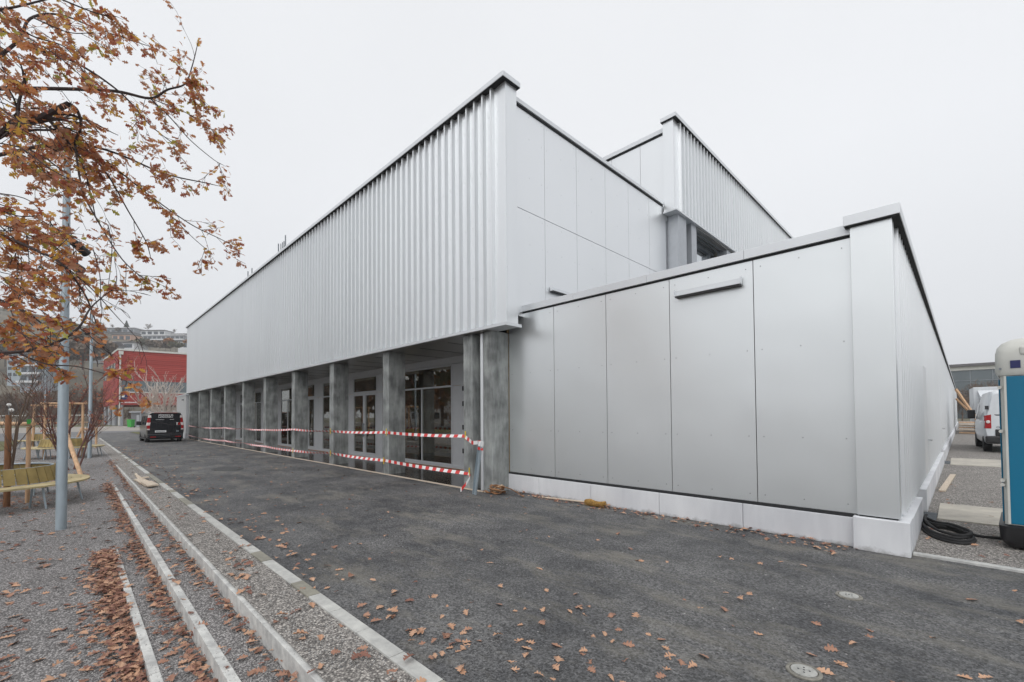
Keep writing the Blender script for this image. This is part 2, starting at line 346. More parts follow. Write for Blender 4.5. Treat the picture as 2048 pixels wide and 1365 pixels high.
M['wood_pale'] = mat('pale_board', (0.56, 0.47, 0.37), 0.7, 0, 0.12, 5, 0.2, 30, stretch=(1, 8, 1))
M['slat'] = mat('bench_slat', (0.30, 0.225, 0.085), 0.7, 0, 0.28, 3.5, 0.3, 30)
M['seat'] = mat('bench_seat', (0.46, 0.38, 0.21), 0.7, 0, 0.2, 3.5, 0.3, 30)
M['reed'] = mat('reed_wrap', (0.27, 0.13, 0.065), 0.85, 0, 0.3, 8, 0.5, 60, stretch=(12, 12, 0.6))
M['bark'] = mat('dark_bark', (0.055, 0.040, 0.038), 0.9, 0, 0.3, 20, 0.5, 60)
M['bark_red'] = mat('red_bark', (0.13, 0.06, 0.05), 0.85, 0, 0.3, 12)
M['bark_brown'] = mat('brown_twigs', (0.135, 0.095, 0.07), 0.9, 0, 0.25, 0.5)
M['bark_white'] = mat('birch_bark', (0.56, 0.49, 0.44), 0.8, 0, 0.15, 3)
M['grass'] = mat('grass_verge', (0.085, 0.10, 0.03), 0.95, 0, 0.35, 1.5, 0.4, 30, col2=(0.16, 0.15, 0.06))
M['paving'] = mat('parking_paving', (0.30, 0.275, 0.245), 0.85, 0, 0.1, 0.3)
M['road'] = mat('road_asphalt', (0.15, 0.15, 0.155), 0.8, 0, 0.12, 0.3)
M['ground'] = mat('far_ground', (0.14, 0.13, 0.09), 0.95, 0, 0.2, 0.05)
M['paint'] = mat('road_paint', (0.72, 0.72, 0.70), 0.7, 0, 0.1)
M['redwall'] = None
M['vanblack'] = mat('black_car_paint', (0.010, 0.011, 0.015), 0.22, 0.1, 0.1, coat=0.6)
M['vangrey'] = mat('grey_car_paint', (0.20, 0.195, 0.175), 0.3, 0.4, 0.05, coat=0.5)
M['vanwhite'] = mat('white_car_paint', (0.66, 0.69, 0.72), 0.3, 0, 0.03, coat=0.4)
M['carglass'] = mat('dark_car_glass', (0.03, 0.04, 0.045), 0.05, 0, 0.1, spec=0.9)
M['redlamp'] = mat('red_lamp_glass', (0.36, 0.012, 0.015), 0.15, 0, 0.1); M['clearlamp'] = mat('clear_lamp_glass', (0.72, 0.66, 0.64), 0.15)
M['teal'] = mat('teal_plastic', (0.0, 0.15, 0.27), 0.38, 0, 0.05, 0.8); M['offwhite'] = mat('offwhite_plastic', (0.58, 0.58, 0.54), 0.45, 0, 0.06, 3)
M['green'] = mat('green_plastic', (0.06, 0.40, 0.07), 0.45, 0, 0.05)
M['broom'] = mat('coir_bristle', (0.30, 0.17, 0.045), 0.95, 0, 0.35, 30, 0.8, 150)
M['strap'] = mat('brown_webbing', (0.26, 0.13, 0.06), 0.8, 0, 0.3, 20); M['strap_l'] = mat('pale_webbing', (0.50, 0.37, 0.25), 0.8, 0, 0.2, 20)
M['blue'] = mat('dark_blue_enamel', (0.015, 0.02, 0.10), 0.4)
M['globe'] = mat('opal_globe', (0.72, 0.72, 0.70), 0.3)
M['cast'] = mat('cast_cover', (0.36, 0.36, 0.34), 0.6, 0.1, 0.2, 30, 0.4, 80); M['cast_d'] = mat('cast_ring', (0.20, 0.19, 0.165), 0.7, 0, 0.25, 30, 0.4, 80)
M['cast_k'] = mat('dark_cast_iron', (0.05, 0.05, 0.05), 0.6, 0.2, 0.3, 20)
M['slab'] = mat_concrete('ground_slab', (0.45, 0.42, 0.37), 0.85, 0.8, False, 1.5)
M['tealglass'] = mat('blue_green_glazing', (0.13, 0.155, 0.165), 0.15, 0.5, 0.25, 0.1, spec=0.9)
M['skyglass'] = mat('mirror_glazing', (0.60, 0.63, 0.65), 0.04, 0.95, 0.03)
M['conifer'] = mat('conifer_green', (0.045, 0.07, 0.045), 0.9, 0, 0.3, 0.4)
M['hillgreen'] = mat('hill_slope', (0.085, 0.075, 0.05), 0.95, 0, 0.3, 0.08, col2=(0.14, 0.115, 0.08))
LEAF = [leafmat('leaf_rust', (0.50, 0.19, 0.075), (0.62, 0.28, 0.11), 0.5, 0.45), leafmat('leaf_brown', (0.42, 0.20, 0.12), (0.54, 0.29, 0.18), 0.6, 0.45),
        leafmat('leaf_ochre', (0.62, 0.33, 0.06), (0.70, 0.45, 0.09), 0.5, 0.5), leafmat('leaf_olive', (0.36, 0.34, 0.06), (0.52, 0.45, 0.09), 0.5, 0.45),
        leafmat('leaf_red', (0.36, 0.09, 0.05), (0.46, 0.16, 0.09), 0.5, 0.4)]
DEAD = [leafmat('dead_leaf_tan', (0.42, 0.23, 0.14), (0.52, 0.32, 0.21), 0.75), leafmat('dead_leaf_brown', (0.25, 0.125, 0.085), (0.38, 0.21, 0.14), 0.8), leafmat('dead_leaf_red', (0.16, 0.07, 0.05), (0.26, 0.125, 0.09), 0.8)]

# ================================================================= THE GROUND
YK0, YK1 = 1.522, 1.632                    # pale kerb stones between gravel and asphalt
FY = 6.15                                # arcade edge line
YS = [0.495, 0.83, 1.155]                # y of the three concrete step edges (right side of each)
ZS = [-0.30, -0.16, -0.025]              # their top heights
XE = [-8.9, -16.5, -23.3]                # where each one runs out into the slope
def quad(name, x0, x1, y0, y1, z, m, nx=1, ny=1, zf=None):
    b = MB(); vs = []
    for j in range(ny+1):
        for i in range(nx+1):
            x = x0+(x1-x0)*i/nx; y = y0+(y1-y0)*j/ny; vs.append((x, y, z if zf is None else zf(x, y)))
    b.add(vs, [(j*(nx+1)+i, j*(nx+1)+i+1, (j+1)*(nx+1)+i+1, (j+1)*(nx+1)+i) for j in range(ny) for i in range(nx)])
    return struct(b.build(name, m))
# far ground: a frame of four sheets round the sunken gravel court
b = MB()
for (x0, x1, y0, y1) in ((-440, 440, YK0, 440), (-440, 440, -440, -40), (-440, -48.5, -40, YK0), (30, 440, -40, YK0)):
    b.add([(x0, y0, -0.03), (x1, y0, -0.03), (x1, y1, -0.03), (x0, y1, -0.03)], [(0, 1, 2, 3)])
struct(b.build('ground', M['ground']))
def courtz(x, y):
    z = zt(x)
    f = min(1.0, max(0.0, (-y-26)/12.0)); g = min(1.0, max(0.0, (x-14)/14.0)); q = max(f, g)
    return z*(1-q) + -0.026*q + 0.012*noise.noise(Vector((x*0.5, y*0.5, 0)))*(1 if -24 < y < 0 else 0)
quad('gravel_court', -48.5, 30, -40, 0.44, 0, M['gravel'], 150, 90, courtz)
def tread(i):
    def f(x, y): return max(zt(x), [-0.305, -0.172, -0.036][i]) if x < 20 else -0.03
    return f
quad('gravel_tread', -48.5, 30, 0.44, YS[0]-0.03, 0, M['gravel'], 100, 1, lambda x, y: courtz(x, y) if x > XE[0] else zt(x))
quad('gravel_tread', -48.5, 30, YS[0]-0.03, YS[1]-0.03, 0, M['gravel'], 200, 3, lambda x, y: max(zt(x), ZS[0]-0.012)+0.008*noise.noise(Vector((x*2, y*3, 1))))
quad('gravel_tread', -48.5, 30, YS[1]-0.03, YS[2]-0.03, 0, M['gravel'], 200, 3, lambda x, y: max(zt(x), ZS[1]-0.012)+0.008*noise.noise(Vector((x*2, y*3, 2))))
quad('gravel_strip', -48.5, 30, YS[2]-0.03, YK0, 0, M['gravel_l'], 200, 3, lambda x, y: -0.012+0.006*noise.noise(Vector((x*2, y*3, 3))))
for i in range(3):                        # concrete step edges made of 1 m boards with open butt joints
    b = MB(); x = XE[i]; k = 0
    while x < 3.0:
        L_ = 1.0 if k else 0.6
        b.box(x+0.004, x+L_-0.004, YS[i]-0.066, YS[i], ZS[i]-0.30, ZS[i]+random.uniform(-0.003, 0.004)); x += L_; k += 1
    o = b.build('step_edge', M['edge'], bevel=0.005)
    tag(o, ['shortest and lowest white concrete step edge beside the thickest bank of leaves', 'middle concrete step edge between the two other step edges', 'longest and topmost concrete step edge next to the pale kerb stones'][i], 'step edging', 'concrete step edges in the gravel')
b = MB(); x = -48.4; k = 0; random.seed(3)
while x < 24:
    L_ = random.uniform(0.42, 0.5); b.mi = 0 if random.random() < 0.62 else 1
    b.box(x+0.003, x+L_-0.003, YK0+random.uniform(-.003, .003), YK1, -0.1, 0.003+random.uniform(-0.002, 0.002)); x += L_
struct(b.build('kerb', [M['stone_a'], M['stone_b']], bevel=0.003))
random.seed(11)
quad('asphalt_yard', -66, 30, YK1, 6.76, 0.0, M['asphalt'])
quad('road', -74, -48.5, -60, YK1, 0.0, M['road']); quad('road', -74, -66, YK1, 60, 0.0, M['road'])
quad('asphalt_yard', -66, -49.5, 6.76, 60, 0.0, M['asphalt'])
quad('parking_area', -118, -74, -60, 60, 0.0, M['paving'])
b = MB()
for y in np.arange(-30, 30, 2.6): b.box(-104, -99, y, y+0.12, 0.004, 0.006)
struct(b.build('parking_markings', M['paint']))
tag(quad('grass_verge', -135, -118, -80, 60, 0.02, M['grass']), None, None)
gp = MB(); q0 = [G(-260, 930), G(46, 868), G(10, 866), G(-400, 868)]
quad('grass_patch', -48.4, -34, -14, -2.5, 0, M['grass'], 20, 12, lambda x, y: zt(x)+0.02)
quad('grass_patch', -66, -50, 4.6, 5.6, 0.03, M['grass'])
b = MB().lathe([(0.42, -0.02), (0.42, 0.006), (0.34, 0.012), (0.33, 0.006)], n=30); pm = G(455, 938); o = b.build('manhole_cover', M['cast_k']); o.location = (pm.x, pm.y, 0); o.scale = (1.6, 1.0, 1)
tag(o, 'large dark round manhole cover in the asphalt in front of the middle columns', 'manhole cover')
# right-hand gravel lane, its edging, slabs
quad('gravel_lane', -0.40, 30, 6.84, 110, 0.004, M['gravel_l'])
b = MB(); x = -0.385
while x < 12: b.box(x, x+0.995, 6.76, 6.84, -0.1, 0.028); x += 1.0
struct(b.build('lane_kerb', M['edge'], bevel=0.006))
b = MB()
KK = 0.00726
def xr(y, off=0.0): return -0.39 + off + KK*(y-6.6)     # the right facade runs a touch off the square
for (y0, y1) in ((9.25, 10.85), (19.0, 21.7)):
    b.box(xr(y0)+0.13, 5.0, y0, y1, -0.05, 0.022)
struct(b.build('concrete_slab', M['slab'], bevel=0.004))

# ================================================================= THE HALL
hall = thing('sports_hall', 'large pale aluminium clad hall with ribbed walls above a row of concrete columns', 'building', (-6.43, FY, 0))
inv = Vector((6.43, -FY, 0))
def hb(mb, name, m, parent=hall, **kw):          # hall parts are written in world coordinates
    o = mb.build(name, m, None, **kw); o.parent = parent; o.matrix_parent_inverse = Matrix.Translation(inv); return o
def sub(mb, name, m, parent, **kw):
    o = mb.build(name, m, None, **kw); o.parent = parent; return o
def ribs(axis, a0, a1, face, z0, z1, sgn, pitch=0.267, dep=0.085):   # trapezoidal sheet. axis 'x': runs along x with face at y ; 'y': runs along y with face at x(y)
    b = MB(); pts = []; a = a0
    while a < a1 - 1e-6:
        for (t, d) in ((0.0, 1), (0.74, 1), (0.79, 0), (0.95, 0)):
            q = a + t*pitch
            if q < a1: pts.append((q, d))
        a += pitch
    pts.append((a1, 1)); vs = []
    for (q, d) in pts:
        f = face(q) if callable(face) else face
        c = f + sgn*dep*(1-d)
        p = (q, c) if axis == 'x' else (c, q)
        vs += [(p[0], p[1], z0), (p[0], p[1], z1)]
    n = len(pts); b.add(vs, [(2*i, 2*i+2, 2*i+3, 2*i+1) for i in range(n-1)])
    return b
XL, XR, YF = -41.1, -6.31, 6.10
ZL, ZC = 3.45, 8.50
# --- main fascia: box + ribbed sheet + bottom lip + coping
hb(MB().box(XL, XR, YF+0.072, YF+0.37, ZL+0.03, ZC-0.09), 'fascia_core', M['clad'])
rb = ribs('x', XL+0.02, XR-0.14, YF+0.05, ZL+0.03, ZC-0.09, -1)
rb.box(XR-0.14, XR, YF+0.045, YF+0.07, ZL+0.03, ZC-0.09)
for i in range(80):                              # screw heads in the valleys of the sheet
    x = XL+0.02+0.085+round((XR-0.2-XL)/0.267-i)*0.267
    for z in (3.72, 4.6, 5.7, 6.8, 7.9): rb.lathe([(0.010, -0.004), (0.010, 0.004)], (x, YF+0.047, z), 6, 'y')
hb(rb, 'ribbed_cladding', M['clad'], raw=True)
b = MB(); x = XL
while x < XR: b.box(x+0.002, min(x+3.2, XR+0.012)-0.002, YF-0.03, YF+0.37, ZL-0.035, ZL+0.028); x += 3.2
hb(b, 'bottom_trim', M['coping'])
hb(MB().box(XR+0.012, XR+0.016+0.03, YF-0.03, YF+0.43, ZL-0.035, ZL+0.028), 'bottom_trim', M['coping'])
b = MB(); x = XL-0.08
while x < XR: b.box(x+0.002, min(x+3.2, XR+0.075)-0.002, YF-0.085, YF+0.42, ZC-0.085, ZC+0.02); x += 3.2
hb(b, 'coping', M['coping'], bevel=0.006)
hb(MB().box(XL-0.06, XR+0.068, YF-0.078, YF+0.41, ZC-0.098, ZC-0.087), 'gap_shade_strip', M['gap'])  # no gap here: thin black sheet painting the shade under the coping
# --- end wall of the high block (faces +X) : flat panels with open joints
XW = -6.43; YB = 13.2; ZR = 8.30
hb(MB().box(-30, XW-0.03, YF+0.38, YB+0.3, 3.9, ZR-0.1), 'wall_core', M['gap'])
ys = [YF+0.38, 7.48, 8.67, 9.93, 11.1, 12.3, YB+0.2]
for i in range(6):
    for (z0, z1) in ((3.7, 6.00), (6.012, ZR-0.10)):
        pb = MB().box(XW-0.026, XW, ys[i]+0.004, ys[i+1]-0.004, z0, z1)
        for yy in (ys[i]+0.09, (ys[i]+ys[i+1])/2, ys[i+1]-0.09):
            for zz in (z0+0.75, z0+1.6, z1-0.1): pb.lathe([(0.011, -0.002), (0.011, 0.005)], (XW, yy, zz), 6, 'x')
        hb(pb, 'wall_panel', M['panel'])
hb(MB().box(XW-0.3, XW+0.055, YF+0.375, YB-0.02, ZR-0.075, ZR+0.02), 'coping', M['coping'], bevel=0.004)
hb(MB().box(XW-0.3, XW+0.02, YF+0.375, YB-0.02, ZR-0.12, ZR-0.077), 'gap_shade_strip', M['gap'])
def channel_light(axis, a0, a1, face, z, sg, parent, invm=True):
    b = MB()                                      # open bright channel with end caps and a dark underside
    def bx(p0, p1, q0, q1, z0, z1):
        if axis == 'x': b.box(p0, p1, min(face+sg*q0, face+sg*q1), max(face+sg*q0, face+sg*q1), z0, z1)
        else: b.box(min(face+sg*q0, face+sg*q1), max(face+sg*q0, face+sg*q1), p0, p1, z0, z1)
    bx(a0, a1, 0.02, 0.035, z, z+0.09); bx(a0, a1, 0.0354, 0.105, z-0.004, z+0.008); bx(a0-0.006, a0-0.0005, 0.02, 0.105, z-0.004, z+0.10); bx(a1+0.0005, a1+0.006, 0.02, 0.105, z-0.004, z+0.10)
    o = hb(b, 'wall_light', M['coping'])
    b = MB()
    if axis == 'x': b.box(a0+0.01, a1-0.01, min(face+sg*0.001, face+sg*0.10), max(face+sg*0.001, face+sg*0.10), z-0.026, z-0.006)
    else: b.box(min(face+sg*0.001, face+sg*0.10), max(face+sg*0.001, face+sg*0.10), a0+0.01, a1-0.01, z-0.026, z-0.006)
    q = b.build('mounting_rail', M['black']); q.parent = o
    return o
channel_light('y', 7.62, 8.6, XW, 4.42, 1, hall)
# --- columns of the arcade
def column(x0, x1, y0=6.20, y1=6.72, z1=ZL-0.05):
    return MB().box(x0, x1, y0, y1, 0.0, z1)
cx0 = [-11.40, -15.05, -18.72, -22.40, -26.02, -29.85, -33.45, -37.08, -40.70]
for x in cx0: hb(column(x, x+0.33), 'column', M['concrete'], bevel=0.008)
hb(column(-7.77, -7.46), 'column', M['concrete'], bevel=0.008)
hb(column(-7.13, -6.87, 6.235, 6.735), 'column', M['concrete'], bevel=0.008)
hb(MB().box(-7.5, -7.1, 6.55, 6.72, 0.36, ZL-0.05), 'infill_panel', M['panel']); hb(MB().box(-7.5, -7.1, 6.53, 6.72, 0, 0.345), 'infill_plinth', M['white_plinth'])
hb(MB().tube([(-7.235, 6.30, 0.0), (-7.235, 6.30, ZL-0.06)], 0.05, 16), 'downpipe', M['coping'], smooth=True)
# --- soffit, arcade floor, glass wall
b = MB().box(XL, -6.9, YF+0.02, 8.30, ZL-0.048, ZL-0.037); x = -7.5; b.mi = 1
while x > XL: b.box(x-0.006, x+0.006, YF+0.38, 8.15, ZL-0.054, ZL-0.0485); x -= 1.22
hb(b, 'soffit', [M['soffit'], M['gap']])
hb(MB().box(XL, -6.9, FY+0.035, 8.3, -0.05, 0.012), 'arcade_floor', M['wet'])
hb(MB().box(XL, -7.0, FY-0.01, FY+0.033, -0.05, 0.022), 'floor_edging', M['wood_pale'])
YG = 8.2
def gx(u): return PY(u, 850, YG).x
hb(MB().box(XL, -6.9, YG-0.03, YG+0.1, 3.20, ZL-0.049), 'head_panel', M['frame'])
hb(MB().box(XL, -6.9, YG-0.05, YG+0.1, 0.013, 0.085), 'sill_board', M['frame'])
hb(MB().box(XL, -6.9, YG-0.075, YG-0.051, 0.013, 0.03), 'sill_edging', M['strap'])
def framed(x0, x1, z0, z1, mull=(), trans=(), name='window', fw=0.05):
    b = MB(); y0, y1 = YG, YG+0.07
    b.box(x0, x1, y0, y1, z0, z0+fw).box(x0, x1, y0, y1, z1-fw, z1).box(x0, x0+fw, y0, y1, z0+fw, z1-fw).box(x1-fw, x1, y0, y1, z0+fw, z1-fw)
    zs = sorted([z0+fw] + [t for t in trans] + [z1-fw])
    for t in trans: b.box(x0+fw, x1-fw, y0+0.001, y1-0.001, t-fw/2, t+fw/2)
    for mx_, top in mull: b.box(mx_-fw/2, mx_+fw/2, y0+0.002, y1-0.002, z0+fw, top)
    w_ = hb(MB().box(x0+0.02, x1-0.02, YG+0.03, YG+0.036, z0+0.02, z1-0.02), name, M['glass'])
    f_ = b.build('frame', M['frame']); f_.parent = w_
    return w_
ZT = 2.52
def door_bay(xa, xb):                              # transom light above a pair of glazed leaves, narrow metal panels each side
    pw = 0.42
    hb(MB().box(xb-pw, xb, YG+0.005, YG+0.05, 0.09, ZT), 'side_panel', M['frame'])
    hb(MB().box(xa, xa+pw, YG+0.005, YG+0.05, 0.09, ZT), 'side_panel', M['frame'])
    hb(MB().box(xb-pw, xb, YG+0.005, YG+0.05, ZT+0.012, 3.19), 'side_panel', M['frame'])
    hb(MB().box(xa, xa+pw, YG+0.005, YG+0.05, ZT+0.012, 3.19), 'side_panel', M['frame'])
    framed(xa+pw+0.01, xb-pw-0.01, ZT+0.03, 3.19, name='window')
    xm = (xa+xb)/2
    for s_ in (0, 1):
        x0, x1 = (xa+pw+0.01, xm-0.005) if s_ == 0 else (xm+0.005, xb-pw-0.01)
        d = framed(x0, x1, 0.09, ZT+0.02, name='door', fw=0.10)
        hx_ = xm + (-0.05 if s_ == 0 else 0.05)
        k = MB().tube([(hx_, YG-0.05, 0.8), (hx_, YG-0.05, 1.35)], 0.013, 8).box(hx_-0.01, hx_+0.01, YG-0.05, YG+0.001, 0.84, 0.87).box(hx_-0.01, hx_+0.01, YG-0.05, YG+0.001, 1.28, 1.31).build('handle', M['galv_d']); k.parent = d
def window_bay(xa, xb, mf=0.5):
    pw = 0.45
    for (a_, b_) in ((xa, xa+pw), (xb-pw, xb)):
        hb(MB().box(a_, b_, YG+0.005, YG+0.05, 0.09, ZT), 'side_panel', M['frame']); hb(MB().box(a_, b_, YG+0.005, YG+0.05, ZT+0.012, 3.19), 'side_panel', M['frame'])
    framed(xa+pw+0.01, xb-pw-0.01, 0.09, 3.19, [(xa+pw+(xb-xa-2*pw)*mf, ZT)], (ZT,))
# bay limits measured on the glass wall plane
W0, W1 = gx(921), gx(790)
window_bay(gx(745+20), gx(923), 0.0 + (gx(843)-gx(765)-0.45)/(gx(923)-gx(765)-0.9))
bw = gx(923)-gx(765)
door_bay(gx(696), gx(765)-0.02)
xq = gx(696)-0.02; k = 0
hb(MB().box(gx(923), -6.9, YG+0.005, YG+0.05, 0.09, 3.19), 'side_panel', M['frame'])
while xq > XL+1.5:
    wdt = 3.15 if k % 2 == 0 else 2.6
    (window_bay if k % 2 == 0 else door_bay)(max(xq-wdt, XL+0.05), xq); xq -= wdt+0.02; k += 1
b = MB()
for z in (0.5, 1.2, 1.9, 2.35): b.box(gx(925.5), gx(925.5)+0.05, YG-0.02, YG+0.004, z, z+0.14)
hb(b, 'hinges', M['black'])
# dim hall behind the glass
b = MB(); b.box(XL+0.3, -7.0, 11.4, 11.45, 0.0, 3.38); b.box(-16.2, -16.0, 9.6, 13, 0.02, 3.38); b.box(-11.6, -11.2, 9.2, 13, 0.02, 3.38); b.box(-24.2, -24, 9.0, 13, 0.02, 3.38)
hb(b, 'inner_wall', M['inner']); hb(MB().box(XL+0.2, -6.95, 8.31, 13.0, -0.04, 0.02), 'inner_floor', M['innerfloor'])
hb(MB().box(XL+0.2, -6.95, 8.31, 13.1, 3.39, 3.8), 'inner_ceiling', M['inner'])
hb(MB().box(-6.94, -6.9, 6.76, 13, 0, 3.8), 'inner_wall', M['inner']); hb(MB().box(XL, XL+0.2, 6.7, 13, 0, 8.3), 'inner_wall', M['panel'])
# --- rear tower
TX, TY, TZ0, TZ1, TT = -6.0, 13.2, 7.98, 10.97, 60.0
hb(MB().box(TX-0.37, TX-0.07, TY+0.02, TT, TZ0+0.05, TZ1-0.1), 'tower_core', M['clad'])
rb = ribs('y', TY+0.14, TT, TX-0.05, TZ0+0.02, TZ1-0.1, 1); rb.box(TX-0.39, TX-0.045, TY, TY+0.14, TZ0+0.02, TZ1-0.1)
hb(rb, 'tower_ribbed_cladding', M['clad'], raw=True)
hb(MB().box(TX-0.40, TX+0.03, TY-0.03, TT, TZ0-0.03, TZ0+0.018), 'bottom_trim', M['coping'])
hb(MB().box(TX-0.44, TX+0.07, TY-0.07, TT, TZ1-0.10, TZ1+0.02), 'coping', M['coping'])
hb(MB().box(TX-0.43, TX+0.063, TY-0.062, TT, TZ1-0.112, TZ1-0.102), 'gap_shade_strip', M['gap'])  # black sheet standing in for shade below the tower coping
hb(MB().box(-30, TX-0.42, TY+0.26, TT-0.5, 8.0, 10.6), 'tower_wall_core', M['gap'])
xs_ = [TX-0.4, -7.3, -8.41, -9.6, -10.8, -12.0, -13.2, -14.4]
for i in range(7): hb(MB().box(xs_[i+1]+0.005, xs_[i]-0.005, TY+0.22, TY+0.25, 7.8, 10.62), 'wall_panel', M['panel'])
hb(MB().box(-30, TX-0.39, TY+0.16, TY+0.5, 10.68, 10.82), 'coping', M['coping']); hb(MB().box(-30, TX-0.39, TY+0.20, TY+0.5, 10.625, 10.678), 'gap_shade_strip', M['gap'])
M['pier'] = mat('grey_pier_panel', (0.44, 0.46, 0.49), 0.45, 0.5, 0.04)
for (y0, y1) in ((13.5, 14.1), (14.5, 14.9), (17.7, 18.15), (18.6, 19.0), (21.9, 22.4), (26, 26.5)):
    hb(MB().box(TX-0.42, TX-0.07, y0, y1, 3.86, TZ0-0.032), 'pier', M['pier'])
hb(MB().box(TX-0.9, TX-0.43, 13.45, 14.92, 3.86, TZ0-0.032), 'pier', M['pier'])
hb(MB().box(TX-0.9, TX-0.05, 14.92, TT, TZ0-0.09, TZ0-0.032), 'tower_soffit', M['soffit'])
b = MB()
for k in range(5): b.box(TX-0.80+0.14*k, TX-0.76+0.14*k, 14.92, 17.69, TZ0-0.13, TZ0-0.091)
hb(b, 'louvre', M['galv_d'])
for (y0, y1) in ((14.95, 17.66), (19.05, 21.85), (22.45, 25.95)):
    w_ = hb(MB().box(TX-0.56, TX-0.55, y0, y1, 5.2, 7.72), 'window', M['skyglass'])
    q = MB().box(TX-0.6, TX-0.52, y0, y0+0.06, 5.2, 7.72).box(TX-0.6, TX-0.52, y1-0.06, y1, 5.2, 7.72).box(TX-0.6, TX-0.52, y0, y1, 7.73, TZ0-0.14).box(TX-0.6, TX-0.52, y1-0.5, y1-0.44, 5.2, 7.72).build('frame', M['galv_d']); q.parent = w_
hb(MB().box(TX-0.9, TX-0.82, 14.95, 30, 3.8, 5.19), 'wall_panel', M['panel'])
hb(MB().box(TX-0.70, TX-0.66, 14.95, 30, 5.0, 7.75), 'bright_backing', M['white'])  # white sheet added behind the tower windows to make them read bright

# --- low annex: front wall
AY = 6.745; AX0, AX1 = -6.862, -0.865
hb(MB().box(AX0, -0.6, AY+0.03, 9.0, 0.0, 3.8), 'annex_core', M['gap'])
hb(MB().box(AX0+0.05, -0.62, AY+0.5, 80, 3.805, 3.83), 'annex_roof', M['galv_d'])
js = [AX0, -5.592, -4.383, -3.196, -1.968, AX1]
for i in range(5):
    x0, x1 = js[i]+0.005, js[i+1]-0.005
    pb = MB().box(x0, x1, AY, AY+0.028, 0.395, 3.765)
    pb.mi = 1
    for xx in (x0+0.09, (x0+x1)/2, x1-0.09):
        for zz in (0.5, 1.3, 2.5, 3.66): pb.lathe([(0.008, -0.006), (0.008, 0.001)], (xx, AY, zz), 6, 'y')
    hb(pb, 'wall_panel', [M['apanel'], M['screw']])
b = MB(); x = AX0+0.29
for L_ in (1.5, 1.5, 1.5, 1.5): b.box(x+0.002, min(x+L_, AX1+0.02)-0.002, AY-0.045, AY+0.25, 3.795, 3.925); x += L_
hb(b, 'coping', M['coping'], bevel=0.004)
hb(MB().box(AX0+0.3, AX1, AY-0.012, AY+0.2, 3.767, 3.793), 'gap_shade_strip', M['gap'])
b = MB(); x = AX0
for xe in (-5.98, -4.72, -3.40, -2.15, AX1-0.01): b.box(x+0.003, xe-0.003, AY-0.05, AY+0.05, 0.0, 0.352); x = xe
hb(b, 'plinth', M['white_plinth'], bevel=0.006)
hb(MB().box(AX0, AX1, AY-0.03, AY+0.02, 0.353, 0.394), 'gap_shade_strip', M['gap'])
channel_light('x', -3.07, -2.11, AY, 3.455, -1, hall)
# --- annex: right-hand screen wall
pcx0, pcx1 = -0.865, -0.475
hb(MB().box(pcx0, pcx1, 6.66, 6.86, 0.405, 3.862), 'corner_pillar', M['apanel'], bevel=0.004)
hb(MB().box(pcx0+0.02, pcx1-0.02, 6.68, 6.86, 0.36, 0.403), 'gap_shade_strip', M['gap'])
AE = 78.0
# body & ribs follow the slightly skewed line
def skew_box(mb, o0, o1, y0, y1, z0, z1):
    return mb.add([(xr(y0, o0), y0, z0), (xr(y0, o1), y0, z0), (xr(y1, o1), y1, z0), (xr(y1, o0), y1, z0), (xr(y0, o0), y0, z1), (xr(y0, o1), y0, z1), (xr(y1, o1), y1, z1), (xr(y1, o0), y1, z1)],
                  [(0,3,2,1),(4,5,6,7),(0,1,5,4),(1,2,6,5),(2,3,7,6),(3,0,4,7)])
hb(skew_box(MB(), -0.46, -0.152, 6.87, AE, 0.1, 3.862), 'screen_core', M['clad'])
rb = ribs('y', 6.87, AE, lambda y: xr(y, -0.15), 0.40, 3.862, 1)
hb(rb, 'ribbed_cladding', M['clad'], raw=True)
hb(skew_box(MB(), -0.53, -0.01, 6.60, AE, 3.875, 4.0), 'coping', M['coping'], bevel=0.004)
hb(skew_box(MB(), -0.52, -0.018, 6.61, AE, 3.863, 3.874), 'gap_shade_strip', M['gap'])  # shade under the overhanging screen coping, put in as a black sheet
hb(MB().box(-0.90, xr(6.6), 6.60, 6.98, 0.0, 0.385), 'plinth', M['white_plinth'], bevel=0.006)
b = MB()
for (y0, y1) in ((6.985, 8.85), (9.75, 19.2), (20.2, AE)):
    skew_box(b, -0.30, 0.0, y0, y1, 0.0, 0.37)
hb(b, 'plinth', M['white_plinth'])
for (y0, y1) in ((8.9, 9.7), (19.25, 20.15)):
    skew_box(MB(), 0, 0, y0, y1, 0, 1)
for y0 in (11.25, 19.9):
    d = hb(skew_box(MB(), -0.10, -0.068, y0, y0+1.0, 0.42, 2.5), 'door', M['panel'])
    q = skew_box(skew_box(MB(), -0.067, -0.01, y0+0.80, y0+0.83, 1.05, 1.08), -0.02, 0.0, y0+0.66, y0+0.83, 1.05, 1.08).build('handle', M['chrome']); q.parent = d
for y0, y1 in ((9.0, 9.68), (19.3, 20.1)):
    b = MB(); k = y0
    while k < y1: b.box(xr(k, -0.3), xr(k)+0.12, k, k+0.014, 0.006, 0.03); k += 0.05
    b.box(xr(y0, -.3), xr(y0)+0.12, y0, y1, 0.0045, 0.006)
    gq = b.build('floor_grate', M['galv_d'])
    tag(gq, 'dark steel grate at the foot of the wall beside the %s pale slab' % ('nearer' if y0 < 15 else 'farther'), 'grate', 'steel grates along the wall')
# --- far white volume beyond the arcade
hb(MB().box(-45.6, -41.35, 6.12, 12, 0.4, 3.3), 'end_annex', M['panel']); hb(MB().box(-45.62, -41.3, 6.09, 12, 0, 0.39), 'plinth', M['white_plinth'])
hb(MB().box(-45.65, -41.28, 6.07, 12, 3.305, 3.42), 'coping', M['coping'])
hb(MB().box(-42.6, -42.3, 6.02, 6.11, 2.95, 3.02), 'wall_light', M['black'])
